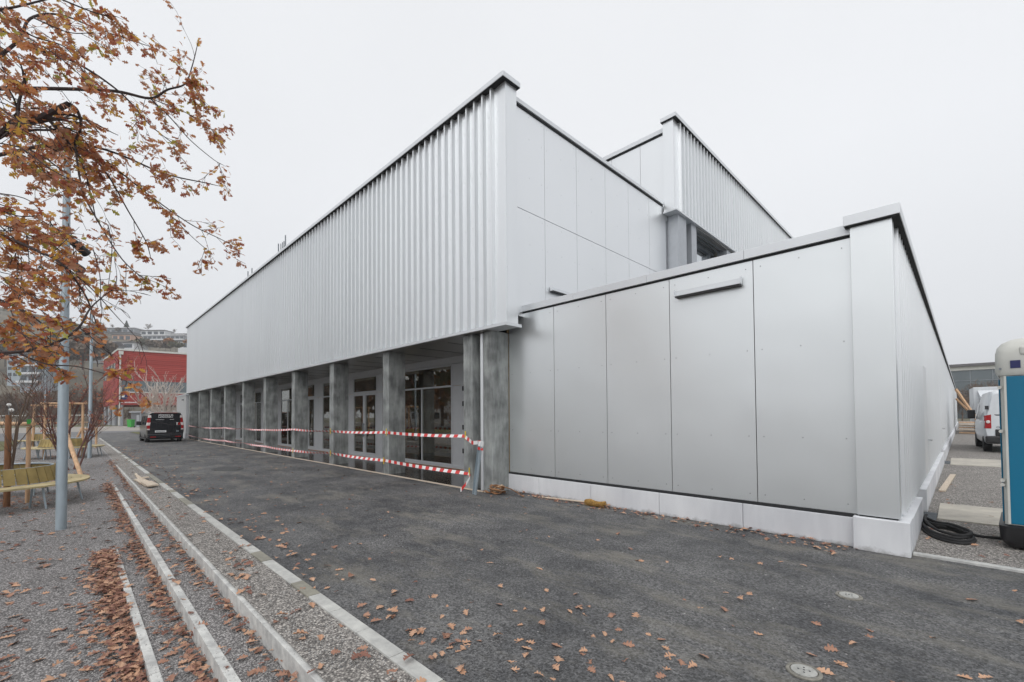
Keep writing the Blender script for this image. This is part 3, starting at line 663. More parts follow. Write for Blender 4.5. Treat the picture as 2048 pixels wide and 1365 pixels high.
# --- roof frames behind the coping
def roof_frame(u0, v0, u1, v1, y=7.2, extra=True, label=''):
    a = PY(u0, v0, y); c = PY(u1, v1, y); b = MB(); zb = 8.2
    b.tube([(a.x, y, zb), a], 0.028, 6); b.tube([(c.x, y, zb), c], 0.028, 6)
    b.tube([(a.x, y, a.z-0.5), (c.x, y, a.z-0.5+0.12)], 0.022, 6); b.tube([(a.x, y, a.z-0.95), (c.x, y, a.z-0.95)], 0.022, 6)
    if extra:
        for t in (0.35, 0.6, 0.8): x = a.x+(c.x-a.x)*t; b.tube([(x, y, zb), (x, y, a.z-0.1)], 0.022, 6)
        b.tube([(a.x+(c.x-a.x)*.35, y+0.8, zb), (a.x+(c.x-a.x)*.35, y+0.8, a.z+0.1)], 0.022, 6); b.tube([(a.x+(c.x-a.x)*.35, y, a.z-.4), (a.x+(c.x-a.x)*.35, y+0.8, a.z-.4)], 0.02, 6)
    tag(b.build('roof_railing', M['galv_d']), label, 'railing', 'steel frames on the roof')
roof_frame(557, 488, 571, 471, label='taller dark steel ladder frame sticking up over the long roof edge')
roof_frame(496, 543, 504, 537, extra=False, label='shorter dark steel frame farther along the long roof edge')

# ================================================================= STREET FURNITURE, BENCHES, SUPPORTS
def lamp_post(u, vbase, vtop, r0, label, spots=(), gz=None):
    p = GT(u, vbase) if gz is None else G(u, vbase, gz)
    z0 = p.z; d = -(RM.inverted() @ (p-OR)).z
    ztop = H + (835-vtop)*d/FX
    t = thing('lamp_post', label, 'lamp post', (p.x, p.y, z0), 0, 'galvanised lamp posts')
    h = ztop - z0
    q = MB().tube([(0,0,-0.1), (0,0,h*0.36), (0,0,h*0.362), (0,0,h)], [r0, r0*0.95, r0*0.88, r0*0.62], 20).build('pole', M['galv'], t, smooth=True)
    MB().box(-0.035, 0.035, -r0-0.004, -r0+0.02, 0.75, 1.15).build('service_hatch', M['galv'], t)
    for (vz, ang, up) in spots:
        z = H + (835-vz)*d/FX - z0
        ax = Vector((math.cos(ang), math.sin(ang), 0.0)); dn = (ax*0.8 + Vector((0,0,-0.5))).normalized()
        b = MB(); b.tube([ax*0.03 + Vector((0,0,z)), ax*0.16 + Vector((0,0,z))], 0.018, 8)
        c = ax*0.2 + Vector((0,0,z)); b.tube([c - dn*0.16, c - dn*0.06, c + dn*0.15], [0.05, 0.07, 0.075], 14)
        s_ = b.build('spotlight', M['black'], t); MB().tube([c+dn*0.151, c+dn*0.157], 0.066, 14).build('lens', M['chrome'], s_)
    return t
lamp_post(122, 1059, 250, 0.071, 'thick galvanised steel lamp post nearest the camera in front of the round bench', [(478, 2.2, 0), (528, 0.6, 0)])
lamp_post(179, 917, 618, 0.066, 'medium grey steel lamp post standing just left of the kerb beyond the nearest post', [(661, 3.6, 0)])
lamp_post(89, 866, 735, 0.075, 'thin pale far lamp post behind the two farther benches', gz=-0.02)

def ring_bench(cx, cy, z0, R, label, gap=0.0):
    t = thing('ring_bench', label, 'bench', (cx, cy, z0), random.random(), 'round slatted benches around the young trees')
    n = 84
    b = MB(); b.mi = 0                             # seat boards: three concentric planks
    for (ra, rb_) in ((R-0.46, R-0.31), (R-0.30, R-0.155), (R-0.145, R)):
        m = 72; vs = []
        for i in range(m):
            a = 2*math.pi*i/m
            for r_, z in ((ra, 0.42), (rb_, 0.42), (rb_, 0.455), (ra, 0.455)): vs.append((r_*math.cos(a), r_*math.sin(a), z))
        b.add(vs, [(4*i+j, 4*((i+1) % m)+j, 4*((i+1) % m)+(j+1) % 4, 4*i+(j+1) % 4) for i in range(m) for j in range(4)])
    b.build('seat', M['seat'], t)
    b = MB(); r0 = R-0.50; m = 36
    for i in range(m):                             # leaning back slats
        a = 2*math.pi*(i+0.5)/m; wv = math.pi*r0/m*0.86
        rad = Vector((math.cos(a), math.sin(a), 0)); tan = Vector((-math.sin(a), math.cos(a), 0)); up = (Vector((0,0,1)) - rad*0.28).normalized()
        b.obox(rad*(r0-0.03) + Vector((0,0,0.63)), tan, up.cross(tan).normalized(), up, wv, 0.012, 0.165)
    b.build('backrest', M['slat'], t)
    b = MB()
    for rr, z in ((r0-0.10, 0.78), (r0-0.02, 0.52)):
        b.tube([(rr*math.cos(2*math.pi*i/48), rr*math.sin(2*math.pi*i/48), z) for i in range(49)], 0.017, 6)
    b.build('rail', M['galv'], t)
    for i in range(10):
        a = 2*math.pi*(i+0.3)/10; rad = Vector((math.cos(a), math.sin(a), 0)); b = MB()
        b.tube([rad*(R-0.16)+Vector((0,0,0.42)), rad*(R-0.06)+Vector((0,0,-0.03))], 0.018, 6); b.tube([rad*(R-0.40)+Vector((0,0,0.42)), rad*(R-0.47)+Vector((0,0,-0.03))], 0.018, 6)
        b.tube([rad*(R-0.05)+Vector((0,0,0.405)), rad*(R-0.55)+Vector((0,0,0.405))], 0.016, 6); b.tube([rad*(r0-0.0)+Vector((0,0,0.405)), rad*(r0-0.10)+Vector((0,0,0.78))], 0.015, 6)
        b.build('leg', M['galv'], t)
    return t
def atd(u, d, z=None):                             # point straight ahead at camera depth d, put on the gravel court
    p = at(u, 835, d); return Vector((p.x, p.y, zt(p.x) if z is None else z))
C1 = Vector((-14.35, -1.26, zt(-14.35))); C2 = Vector((-26.6, -0.22, zt(-26.6))); C3 = Vector((-36.0, -1.2, -0.02))
ring_bench(C1.x, C1.y, C1.z, 1.57, 'nearest round wooden bench with slatted back behind the thick lamp post')
ring_bench(C2.x, C2.y, C2.z, 1.25, 'second round wooden bench beside the medium lamp post')
ring_bench(C3.x, C3.y, C3.z, 1.05, 'farthest round wooden bench partly behind the second bench')

def post_pts(u, v0, v1, d):                        # vertical stake
    p = atd(u, d); s_ = d/FX
    return p, H + (835-v1)*s_
def support(c, h, hw, label, beam=True, brace=None, n=3, rot=0.0):
    t = thing('tree_support', label, 'tree stakes', (c.x, c.y, c.z), rot, 'timber stakes round the young trees')
    pts = [(-hw, -hw*0.6), (hw, -hw*0.6), (0, hw*1.05)][:n]
    for (x, y) in pts:
        MB().tube([(x, y, -0.1), (x*0.97, y*0.97, h)], 0.045, 12).build('post', M['wood'], t, smooth=True)
    if beam:
        for i in range(n):
            a, q = Vector((*pts[i], h-0.04)), Vector((*pts[(i+1) % n], h-0.04)); dd = (q-a).normalized()*0.12
            MB().tube([a-dd, q+dd], 0.04, 12).build('rail', M['wood'], t, smooth=True)
    return t
def young_tree(c, h, label, rr=0.05, wrap=None, m='bark_red', stems=1, leaves=120, seed=1, leafmi=(4, 1), spread=0.5, cat='tree'):
    random.seed(seed); t = thing('young_tree', label, cat, (c.x, c.y, c.z))
    b = MB(); tips = []
    def grow(p, d, L_, r, lv):
        k = 5; pts = [p]; q = p.copy(); dd = d.copy()
        for i in range(k):
            dd = (dd + Vector((random.uniform(-1,1), random.uniform(-1,1), random.uniform(-0.2,0.6)))*0.13).normalized(); q = q + dd*(L_/k); pts.append(q.copy())
        b.tube(pts, [r*(1-0.6*i/k) for i in range(k+1)], 6 if lv == 0 else 4, cap=False)
        tips.append((pts, lv))
        if lv < 3:
            for j in range((9, 5, 3)[lv]):
                i = random.randint(1 if lv else 2, k); a = random.uniform(0, 6.28)
                nd = (dd*random.uniform(0.5, 1.0) + Vector((math.cos(a), math.sin(a), random.uniform(-.1, .5)))*spread*1.3).normalized()
                grow(pts[i], nd, L_*random.uniform(0.35, 0.6), max(r*(1-0.6*i/k)*0.55, 0.004), lv+1)
    for s_ in range(stems):
        a = random.uniform(0, 6.28); lean = 0.0 if stems == 1 else random.uniform(0.15, 0.5)
        grow(Vector((math.cos(a)*0.12*(stems > 1), math.sin(a)*0.12*(stems > 1), 0)), Vector((math.cos(a)*lean, math.sin(a)*lean, 1)).normalized(), h*(0.55 if stems == 1 else 0.5), rr, 0)
    b.build('trunk', M[m], t, smooth=True, raw=True)
    if wrap: MB().tube([(0,0,-.05), (0,0,wrap*0.62), (0,0,wrap*0.621), (0,0,wrap)], [0.052, 0.050, 0.051, 0.045], 16).build('reed_wrap', M['reed'], t, smooth=True)
    lb = MB()
    for i in range(leaves):
        pts, lv = random.choice(tips)
        if lv < 1: continue
        p = random.choice(pts[1:]); lb.mi = random.choice((0, 1)); add_leaf(lb, p, random.uniform(0.07, 0.12), lo=True, droop=0.7)
    if lb.v: lb.build('foliage', [LEAF[leafmi[0]], LEAF[leafmi[1]]], t, raw=True)
    return t

# ---- leaves
def lobed(n=4):
    pts = [(0, 0.0)]; L_ = []
    prof = [(0.14, 0.02), (0.24, 0.17), (0.30, 0.15), (0.33, 0.07), (0.46, 0.30), (0.53, 0.29), (0.55, 0.10), (0.68, 0.36), (0.76, 0.31), (0.78, 0.13), (0.88, 0.19), (1.0, 0.0)]
    return prof
PROF = lobed(); PROFLO = [(0.18, 0.02), (0.34, 0.20), (0.42, 0.08), (0.62, 0.34), (0.74, 0.12), (0.86, 0.18), (1.0, 0.0)]
def add_leaf(mb, p, size, nrm=None, lo=False, droop=0.0, flat=False, curl=0.0):
    if flat:
        a = random.uniform(0, 6.28); ax = Vector((math.cos(a), math.sin(a), random.uniform(-0.22, 0.22))).normalized(); ay = Vector((-math.sin(a), math.cos(a), random.uniform(-0.4, 0.4))).normalized()
    else:
        a = random.uniform(0, 6.28); ax = Vector((math.cos(a), math.sin(a), -random.uniform(-0.5, 1.6)*max(droop, 0.3))).normalized()
        ay = ax.cross(Vector((random.uniform(-1,1), random.uniform(-1,1), random.uniform(-.4,1)))).normalized()
    az = ax.cross(ay).normalized()
    if az.z < 0: az = -az
    prof = PROFLO if lo else PROF; cup = random.uniform(0.0, 0.35)+curl; bend = random.uniform(-0.25, 0.45)
    wd = random.uniform(0.8, 1.15)
    mid = []; l_ = []; r_ = []
    o = len(mb.v)
    def P(t, s_): return p + ax*(size*t) + ay*(size*s_*wd) + az*(size*(cup*abs(s_) + bend*t*(1-t)*0.8))
    vs = [P(0, 0)]
    for t, s_ in prof: vs += [P(t, 0), P(t+random.uniform(-.03, .03), s_*random.uniform(.6, 1.25)), P(t+random.uniform(-.03, .03), -s_*random.uniform(.6, 1.25))]
    fs = []
    fs += [(0, 1, 2), (0, 3, 1)]
    for i in range(len(prof)-1):
        a0 = 1+3*i; a1 = a0+3
        fs += [(a0, a1, a1+1, a0+1), (a0, a0+2, a1+2, a1)]
    fs = [f for f in fs]
    mb.add(vs, fs)
random.seed(5)
SP = [atd(58, 9.6), atd(-75, 9.9), atd(-30, 8.6)]
t = thing('tree_support', 'round timber stakes with a thick rail beside the wrapped trunk in the nearest bench', 'tree stakes', tuple(SP[0]), 0, 'timber stakes round the young trees')
for q in SP: MB().tube([(q.x-SP[0].x, q.y-SP[0].y, -0.1), (q.x-SP[0].x, q.y-SP[0].y, 1.64)], 0.037, 12).build('post', M['wood'], t, smooth=True)
e_ = SP[1]-SP[0]; MB().tube([-e_*0.07+Vector((0,0,1.70)), e_*1.05+Vector((0,0,1.70))], 0.042, 12).build('rail', M['wood'], t, smooth=True)
TT1 = atd(17, 9.2)
T1 = young_tree(TT1, 3.8, 'young tree with reddish reed wrapped trunk inside the nearest round bench', 0.035, 1.9, 'bark_brown', 1, 0, 21, spread=0.35)
c2 = C2; support(c2, 2.3, 0.6, 'taller pale timber stakes inside the second bench', rot=D2R(200))
young_tree(c2, 5.5, 'slim reddish young tree inside the second round bench', 0.05, None, 'bark_red', 1, 260, 33)
support(C3, 2.4, 0.6, 'pale timber stakes inside the farthest bench', rot=D2R(240))
young_tree(C3, 5.5, 'slim bare young tree inside the farthest bench', 0.05, None, 'bark_red', 1, 60, 44)
p4 = atd(148, 14.6); young_tree(p4, 4.3, 'reddish multi stemmed shrub behind the thick lamp post', 0.028, None, 'bark_red', 4, 200, 9, spread=0.24, cat='shrub')
# leaning stake and the short frame at the shrub
pa = GT(163, 953); d_a = -(RM.inverted() @ (pa-OR)).z; pb_ = at(133, 868, d_a+0.6)
t = thing('leaning_stake', 'round pale stake leaning over the leaf pile behind the thick lamp post', 'stake', (pa.x, pa.y, pa.z))
MB().tube([(0,0,-0.03), (pb_.x-pa.x, pb_.y-pa.y, pb_.z-pa.z)], 0.055, 14).build('stake', M['wood'], t, smooth=True)
p5 = atd(170, 24.5)
t = thing('low_timber_frame', 'low timber frame with a sloping strut behind the medium lamp post', 'timber frame', (p5.x, p5.y, p5.z), D2R(220))
MB().tube([(-0.7, 0, 0), (-0.7, 0, 1.05)], 0.05, 10).build('post', M['wood'], t); MB().tube([(-0.75, 0, 1.05), (0.25, 0, 1.05)], 0.05, 10).build('rail', M['wood'], t); MB().tube([(0.2, 0, 1.0), (0.8, 0, 0.0)], 0.05, 10).build('strut', M['wood'], t)
bb = at(55, 842, 9.5); t = MB().box(-0.045, 0.045, -0.03, 0.03, -0.05, 0.05).build('green_tie', M['green']); t.location = (bb.x-0.06, bb.y+.02, bb.z-0.02); tag(t, 'small bright green plastic tie on the timber rail of the nearest bench', 'tie')

# ---- planks
pk = GT(290, 957)
t = thing('board_pile', 'few short pale boards lying between the top step edge and the kerb stones', 'boards', (-14.2, 1.30, -0.01), 0)
MB().box(-0.95, 0.72, -0.10, 0.10, 0.01, 0.035).build('board', M['wood_pale'], t, rotz=D2R(3)); MB().box(0.1, 1.0, -0.105, 0.10, 0.036, 0.07).build('board', M['wood_pale'], t, rotz=D2R(3))
MB().box(-2.6, -1.0, -0.10, -0.05, 0.0, 0.03).build('board', M['wood_pale'], t, rotz=D2R(-2)); MB().box(-2.2, -0.7, 0.0, 0.05, 0.0, 0.04).build('board', M['wood_pale'], t, rotz=D2R(1)); MB().box(-1.1, -0.9, 0.02, 0.16, 0.036, 0.06).build('board', M['wood_pale'], t)
a = G(1903, 951); q = G(1880, 984)
dd = (q-a); t = MB().box(-dd.length/2, dd.length/2, -0.05, 0.05, 0.004, 0.03).build('lane_board', M['wood_pale'], rotz=math.atan2(dd.y, dd.x)); t.location = ((a.x+q.x)/2+0.03, (a.y+q.y)/2, 0.004); tag(t, 'narrow pale board lying on the gravel lane between the two slabs', 'board')

# ---- valve covers in the asphalt
for i, (u, v) in enumerate(((1698, 1193), (1608, 1345))):
    p = G(u, v); t = thing('valve_cover', ['small round metal valve cover in the asphalt nearest the white corner plinth', 'small round metal valve cover in the asphalt at the bottom edge of the yard'][i], 'valve cover', (p.x, p.y, 0), random.random(), 'round valve covers')
    MB().lathe([(0.098, -0.02), (0.098, 0.008), (0.090, 0.011), (0.078, 0.011), (0.076, 0.004)], n=28).build('ring', M['cast_d'], t)
    b = MB().lathe([(0.071, -0.01), (0.071, 0.013), (0.062, 0.015)], n=28); b.mi = 1
    for k in range(5):
        a = 2*math.pi*k/4; r_ = 0.03 if k < 4 else 0; b.lathe([(0.006, 0.0145), (0.006, 0.0165)], (r_*math.cos(a), r_*math.sin(a), 0), 8)
    b.build('lid', [M['cast'], M['black']], t)

# ---- barrier tape
TYP = 6.17
def tape(name, pts, label, zw=0.075, twist=0.0, extra=None):
    b = MB(); P = [Vector(p) for p in pts]; seg = []; Ls = 0; ph = 0
    L0 = 0.15; out_ = []
    # resample
    R_ = []; 
    for i in range(len(P)-1):
        n = max(2, int((P[i+1]-P[i]).length/0.03)); sag = 0.02*(P[i+1]-P[i]).length
        for k in range(n):
            f = k/n; q = P[i].lerp(P[i+1], f); q.z -= 4*sag*f*(1-f)*0.35; R_.append(q)
    R_.append(P[-1]); acc = 0
    for i in range(len(R_)-1):
        tw = twist*math.sin(acc*0.9+1.0)*math.sin(acc*0.31); hh = zw*0.5*(0.45+0.55*abs(math.cos(tw)))
        acc2 = acc + (R_[i+1]-R_[i]).length; tw2 = twist*math.sin(acc2*0.9+1.0)*math.sin(acc2*0.31); hh2 = zw*0.5*(0.45+0.55*abs(math.cos(tw2)))
        y1, y2 = math.sin(tw)*zw*0.4, math.sin(tw2)*zw*0.4
        b.mi = int(acc/L0) % 2
        a_, c_ = R_[i], R_[i+1]
        b.add([(a_.x, a_.y-y1, a_.z-hh), (c_.x, c_.y-y2, c_.z-hh2), (c_.x, c_.y+y2, c_.z+hh2), (a_.x, a_.y+y1, a_.z+hh)], [(0, 1, 2, 3)]); acc = acc2
    o = b.build(name, [M['red'], M['white']], None, raw=True); tag(o, label, 'barrier tape', 'red and white barrier tapes along the arcade')
    return o
yt = 6.19
U = [(376.5, 851.8), (450, 856), (488, 858), (530, 860), (586, 859), (661, 862.7), (768, 865), (929, 872.5)]
Lw = [(376.5, 870.9), (450, 882), (486, 886.3), (530, 893), (586, 901.6), (661, 906.7), (768, 921), (938, 947.3)]
upts = [PY(u, v, yt) for u, v in U]; lpts = [PY(u, v, yt) for u, v in Lw]
mid = PY(945, 886, 5.95); top = PY(961, 885, 5.93)
ut = tape('barrier_tape', upts + [mid, top], 'upper red and white barrier tape at waist height across the columns', 0.075, 1.3)
endp = PY(921, 978, 5.85); endp.z = 0.03
lt = tape('barrier_tape', lpts + [PY(940, 955, 6.05), PY(932, 968, 5.95), endp], 'lower red and white barrier tape sagging near the floor across the columns', 0.08, 1.3)
for (u, v, o) in ((773, 865, ut), (931, 872, ut), (661, 863, ut), (768, 922, lt), (939, 945, lt), (661, 907, lt), (586, 902, lt)):
    p = PY(u, v, 6.165); MB().box(p.x-0.012, p.x+0.012, p.y-0.012, p.y, p.z-0.09, p.z+0.10).build('cable_tie', M['yellow'], o)
a = PY(962, 884, 5.93); q = PY(950, 982, 5.85); q.z = 0.0
t = thing('leaning_channel', 'short galvanised channel leaning on the corner column with tape tied to its top', 'metal channel', (q.x, q.y, 0))
dv = Vector((a.x-q.x, a.y-q.y, a.z)); ax = dv.normalized(); sx = ax.cross(Vector((0,1,0))).normalized(); sy = ax.cross(sx).normalized(); b = MB()
b.obox(dv*0.5, sx, sy, ax, 0.045, 0.003, dv.length/2).obox(dv*0.5+sx*0.046+sy*0.018, sx, sy, ax, 0.003, 0.02, dv.length/2).obox(dv*0.5-sx*0.046+sy*0.018, sx, sy, ax, 0.003, 0.02, dv.length/2)
b.build('channel', M['galv'], t)
MB().obox(dv*0.96, sx, sy, ax, 0.056, 0.03, 0.05).build('tape_wrap', M['white'], t); MB().obox(dv*0.87, sx, sy, (ax+sx*0.5).normalized(), 0.054, 0.028, 0.03).build('tape_wrap', M['red'], t)

# ---- broom by the plinth, strap heap by the column
hA = PY(1085, 996, 6.45); hA = G(1085, 997); hB = G(1172, 1010)
hA.z = 0.02; hB.z = 0.045; t = thing('broom', 'yellow brown bristle broom lying against the white plinth', 'broom', (hB.x, hB.y, 0))
MB().tube([hA-Vector((hB.x, hB.y, 0)), Vector((0, 0, 0.05))], 0.014, 10).build('handle', M['wood_pale'], t)
hC = G(1221, 1014); dx = hC.x-hB.x
b = MB(); pts = [(0, 0, 0.055), (dx*0.25, -0.02, 0.065), (dx*0.5, -0.03, 0.055), (dx*0.75, -0.02, 0.05), (dx, 0.0, 0.085)]
b.tube(pts, [0.045, 0.06, 0.05, 0.05, 0.035], 12); vs = []
random.seed(8)
for i in range(700):
    f = random.random(); x = dx*f; an = random.uniform(0, 6.28); r_ = 0.05; p = Vector((x, -0.02+math.cos(an)*r_, 0.055+math.sin(an)*r_*0.9)); e_ = p+Vector((random.uniform(-.01,.03), math.cos(an)*0.02, -0.012)); b.add([p, e_, e_+Vector((0.004,0,0)), p+Vector((0.004,0,0))], [(0,1,2,3)])
b.build('bristles', M['broom'], t, raw=True)
cS = G(1000, 987); random.seed(12)
t = thing('strap_heap', 'tangled brown webbing strap heaped at the foot of the corner column', 'strap', (cS.x, cS.y-0.05, 0))
def ribbon(pts, wd, th=0.005):
    b = MB(); pts = [Vector(p) for p in pts]; k = len(pts); vs = []
    for i, p in enumerate(pts):
        tdir = (pts[min(i+1, k-1)]-pts[max(i-1, 0)]).normalized(); up = Vector((0,0,1)); s_ = tdir.cross(up); s_ = s_.normalized() if s_.length > .1 else Vector((1,0,0)); n_ = s_.cross(tdir).normalized(); f = 0.6*math.sin(i*0.7)
        a_ = (s_*math.cos(f)+n_*math.sin(f)).normalized()*wd; c_ = (n_*math.cos(f)-s_*math.sin(f))*th
        vs += [p-a_-c_, p+a_-c_, p+a_+c_, p-a_+c_]
    return b.add(vs, [(4*i+j, 4*i+(j+1) % 4, 4*i+4+(j+1) % 4, 4*i+4+j) for i in range(k-1) for j in range(4)])
for j in range(5):
    r_ = random.uniform(0.09, 0.17); o_ = random.uniform(0, 6); h_ = random.uniform(0.05, 0.12); tl = random.uniform(0.4, 1)
    pts = [(r_*math.cos(o_+0.3*i)*1.2+random.uniform(-.01,.01), r_*math.sin(o_+0.3*i)*0.7-0.03, h_+h_*0.8*math.sin(o_*2+0.3*i*tl)+0.01) for i in range(21)]
    ribbon(pts, 0.024).build('loop', [M['strap'], M['strap'], M['strap_l']][j % 3], t, raw=True)
ribbon([(0.05, -0.02, 0.12), (0.2, -0.02, 0.16), (0.4, 0.0, 0.13), (0.58, 0.03, 0.06), (0.68, 0.05, 0.015)], 0.028).build('loop', M['strap'], t, raw=True)
ribbon([(-0.1, -0.1, 0.02), (-0.2, -0.12, 0.02), (-0.3, -0.08, 0.03), (-0.35, -0.12, 0.01)], 0.02).build('loop', M['strap'], t, raw=True)

# ---- black cable coil at the corner
hc = G(1895, 1068); random.seed(4); b = MB()
def cable(pts, r=0.018, n=8):
    P = [Vector(p) for p in pts]; R_ = []
    for i in range(len(P)-1):
        p0, p1, p2, p3 = P[max(i-1,0)], P[i], P[i+1], P[min(i+2, len(P)-1)]
        for k in range(8):
            f = k/8; R_.append(0.5*((2*p1)+(p2-p0)*f+(2*p0-5*p1+4*p2-p3)*f*f+(3*p1-p0-3*p2+p3)*f**3))
    R_.append(P[-1]); b.tube(R_, r, n)
cc = [G(1838, 1042), G(1866, 1055), G(1905, 1062), G(1950, 1080), G(1940, 1090), G(1900, 1086), G(1862, 1072), G(1840, 1050)]
for j in range(4):
    off = Vector((random.uniform(-.02,.02), random.uniform(-.04,.04), 0.02+0.022*j)); s_ = 1-0.06*j
    cen = sum(cc, Vector())/len(cc); pts = [cen+(c-cen)*s_+off for c in cc]; pts.append(pts[0]+Vector((0.02,0.02,0.03)))
    if j == 0: pts += [G(1900, 1060)+Vector((0,0,.05)), G(1950, 1074)+Vector((0,0,.02)), G(2008, 1081)+Vector((0,0,.02)), G(2060, 1086)+Vector((0,0,.02))]
    cable(pts)
# first loop leans up on the white plinth
o = b.build('cable_coil', M['rubber'], smooth=True, raw=True); tag(o, 'thick black cable coiled on the gravel beside the white corner plinth', 'cable')

# ================================================================= PORTABLE TOILET
t = thing('portable_toilet', 'teal portable toilet with off white roof at the right edge', 'portable toilet', (0.33, 7.78, 0.004), D2R(-4))
def rsq(x0, x1, y0, y1, r, n=5):
    P = []
    for (cx_, cy_, a0) in ((x1-r, y1-r, 0), (x0+r, y1-r, 90), (x0+r, y0+r, 180), (x1-r, y0+r, 270)):
        for k in range(n): a = D2R(a0+90*k/(n-1)); P.append((cx_+r*math.cos(a), cy_+r*math.sin(a)))
    return P
def loft(secs, name, m, par, **kw):
    b = MB(); n = len(secs[0][0]); vs = []
    for poly, z in secs: vs += [(x, y, z) for x, y in poly]
    b.add(vs, [(i*n+j, i*n+(j+1) % n, (i+1)*n+(j+1) % n, (i+1)*n+j) for i in range(len(secs)-1) for j in range(n)] + [tuple(range(n))[::-1], tuple(range((len(secs)-1)*n, len(secs)*n))])
    return b.build(name, m, par, smooth=True, **kw)
W_ = 1.14
loft([(rsq(.14, W_-.14, .14, W_-.14, .08), 0.0), (rsq(.05, W_-.05, .05, W_-.05, .09), 0.03), (rsq(.0, W_, .0, W_, .1), 0.10), (rsq(-.01, W_+.01, -.01, W_+.01, .1), 0.27), (rsq(.03, W_-.03, .03, W_-.03, .1), 0.29)], 'skid_base', M['black'], t)
loft([(rsq(.04, W_-.04, .04, W_-.04, .05), 0.28), (rsq(.04, W_-.04, .04, W_-.04, .05), 2.06)], 'cabin', M['offwhite'], t)
MB().box(0.075, W_-0.09, 0.024, 0.038, 0.30, 2.03).build('wall_panel', M['teal'], t, bevel=0.01)
b = MB().box(0.024, 0.038, 0.14, W_-0.12, 0.30, 2.0); b.build('side_panel', M['teal'], t, bevel=0.01)
b = MB(); 
for z in (0.75, 0.80, 1.38, 1.9): b.tube([(0.035, 0.03, z), (0.035, 0.10, z)], 0.02, 8)
b.build('hinge', M['offwhite'], t)
b = MB()
for x in (0.30, 0.55, 0.80): b.box(x, x+0.05, 0.016, 0.026, 0.42, 1.92)
b.build('panel_rib', M['teal'], t, bevel=0.005)
MB().box(0.07, 0.09, -0.002, 0.04, 0.30, 2.03).build('corner_trim', M['offwhite'], t)
loft([(rsq(.02, W_-.02, .02, W_-.02, .06), 2.04), (rsq(.0, W_, .0, W_, .08), 2.08), (rsq(.005, W_-.005, .005, W_-.005, .09), 2.30), (rsq(.02, W_-.02, .02, W_-.02, .09), 2.37), (rsq(.06, W_-.06, .06, W_-.06, .11), 2.43), (rsq(.13, W_-.13, .13, W_-.13, .13), 2.475), (rsq(.25, W_-.25, .25, W_-.25, .15), 2.49)], 'roof', M['offwhite'], t)
MB().box(0.20, 0.42, -0.012, 0.03, 2.27, 2.37).build('roof_vent', M['offwhite'], t, bevel=0.02)
st = MB().box(0.125, 0.205, -0.006, 0.02, 2.12, 2.21).build('sticker', M['blue'], t)
MB().lathe([(0.012, -0.004), (0.012, 0.01)], (0.045, 0.0, 2.12), 10, 'y').build('rivet', M['galv_d'], t)

# ================================================================= VEHICLES
def wheel(t, x, y, r=0.33, wd=0.22, side=-1, rim='galv'):
    w_ = MB().lathe([(r*0.62, -wd/2), (r*0.93, -wd/2), (r, -wd/2+0.03), (r, wd/2-0.03), (r*0.93, wd/2), (r*0.62, wd/2)], (0,0,0), 28, 'y').build('wheel', M['rubber'], t, smooth=True, loc=(x, y, r))
    MB().lathe([(r*0.63, -wd/2+0.01), (r*0.55, -wd/2+0.03), (r*0.2, -wd/2+0.02), (0.03, -wd/2-0.0)], (0,0,0), 20, 'y').build('rim', M[rim], w_, smooth=True) if side < 0 else MB().lathe([(r*0.63, wd/2-0.01), (r*0.55, wd/2-0.03), (r*0.2, wd/2-0.02)], (0,0,0), 20, 'y').build('rim', M[rim], w_, smooth=True)
    return w_
def body_loft(t, st_, m, name='body'):
    """stations: (x, zbottom, zbelt, zroof, halfwidth_bottom, halfwidth_belt, halfwidth_roof). x runs from tail (0) forward."""
    vs = []; 
    def ring(s_):
        x, zb, zm, zr, hb_, hm, hr = s_; r = 0.10
        half = [(0, zb), (hb_-0.06, zb), (hb_, zb+0.08), (hm, zb+(zm-zb)*0.55), (hm, zm-0.02), (hm-0.015, zm+0.02), (hr+0.02, zr-0.16), (hr-0.03, zr-0.05), (hr-0.14, zr), (0, zr+0.02)]
        return [(x, y, z) for y, z in half] + [(x, -y, z) for y, z in half[-2:0:-1]]
    n = len(ring(st_[0])); 
    for s_ in st_: vs += ring(s_)
    k = len(st_)
    return MB().add(vs, [(i*n+j, i*n+(j+1) % n, (i+1)*n+(j+1) % n, (i+1)*n+j) for i in range(k-1) for j in range(n)] + [tuple(range(n))[::-1], tuple(range((k-1)*n, k*n))]).build(name, m, t, smooth=True)
# van local frame: +x forward, tail at x = 0, left side of the van is +y
vr0 = G(303, 889.5); vr1 = G(364, 884)
px_, py_ = -36.75, 3.30
t = thing('black_van', 'black van with white lettering on its tail, parked at the far end of the columns', 'van', (-36.75, 4.36, 0.0), D2R(180))
BH = 1.99
bd = body_loft(t, [(0.0, 0.34, 1.10, BH-0.09, 0.90, 0.955, 0.80), (0.07, 0.30, 1.10, BH-0.02, 0.93, 0.985, 0.83), (0.5, 0.26, 1.1, BH, 0.95, 0.99, 0.84), (2.8, 0.26, 1.08, BH, 0.95, 0.99, 0.84), (3.45, 0.26, 1.06, BH-0.06, 0.95, 0.985, 0.80), (4.15, 0.26, 1.05, 1.35, 0.95, 0.97, 0.80), (4.75, 0.28, 0.98, 1.12, 0.90, 0.93, 0.80), (4.97, 0.32, 0.7, 0.95, 0.78, 0.8, 0.7)], M['vangrey'])
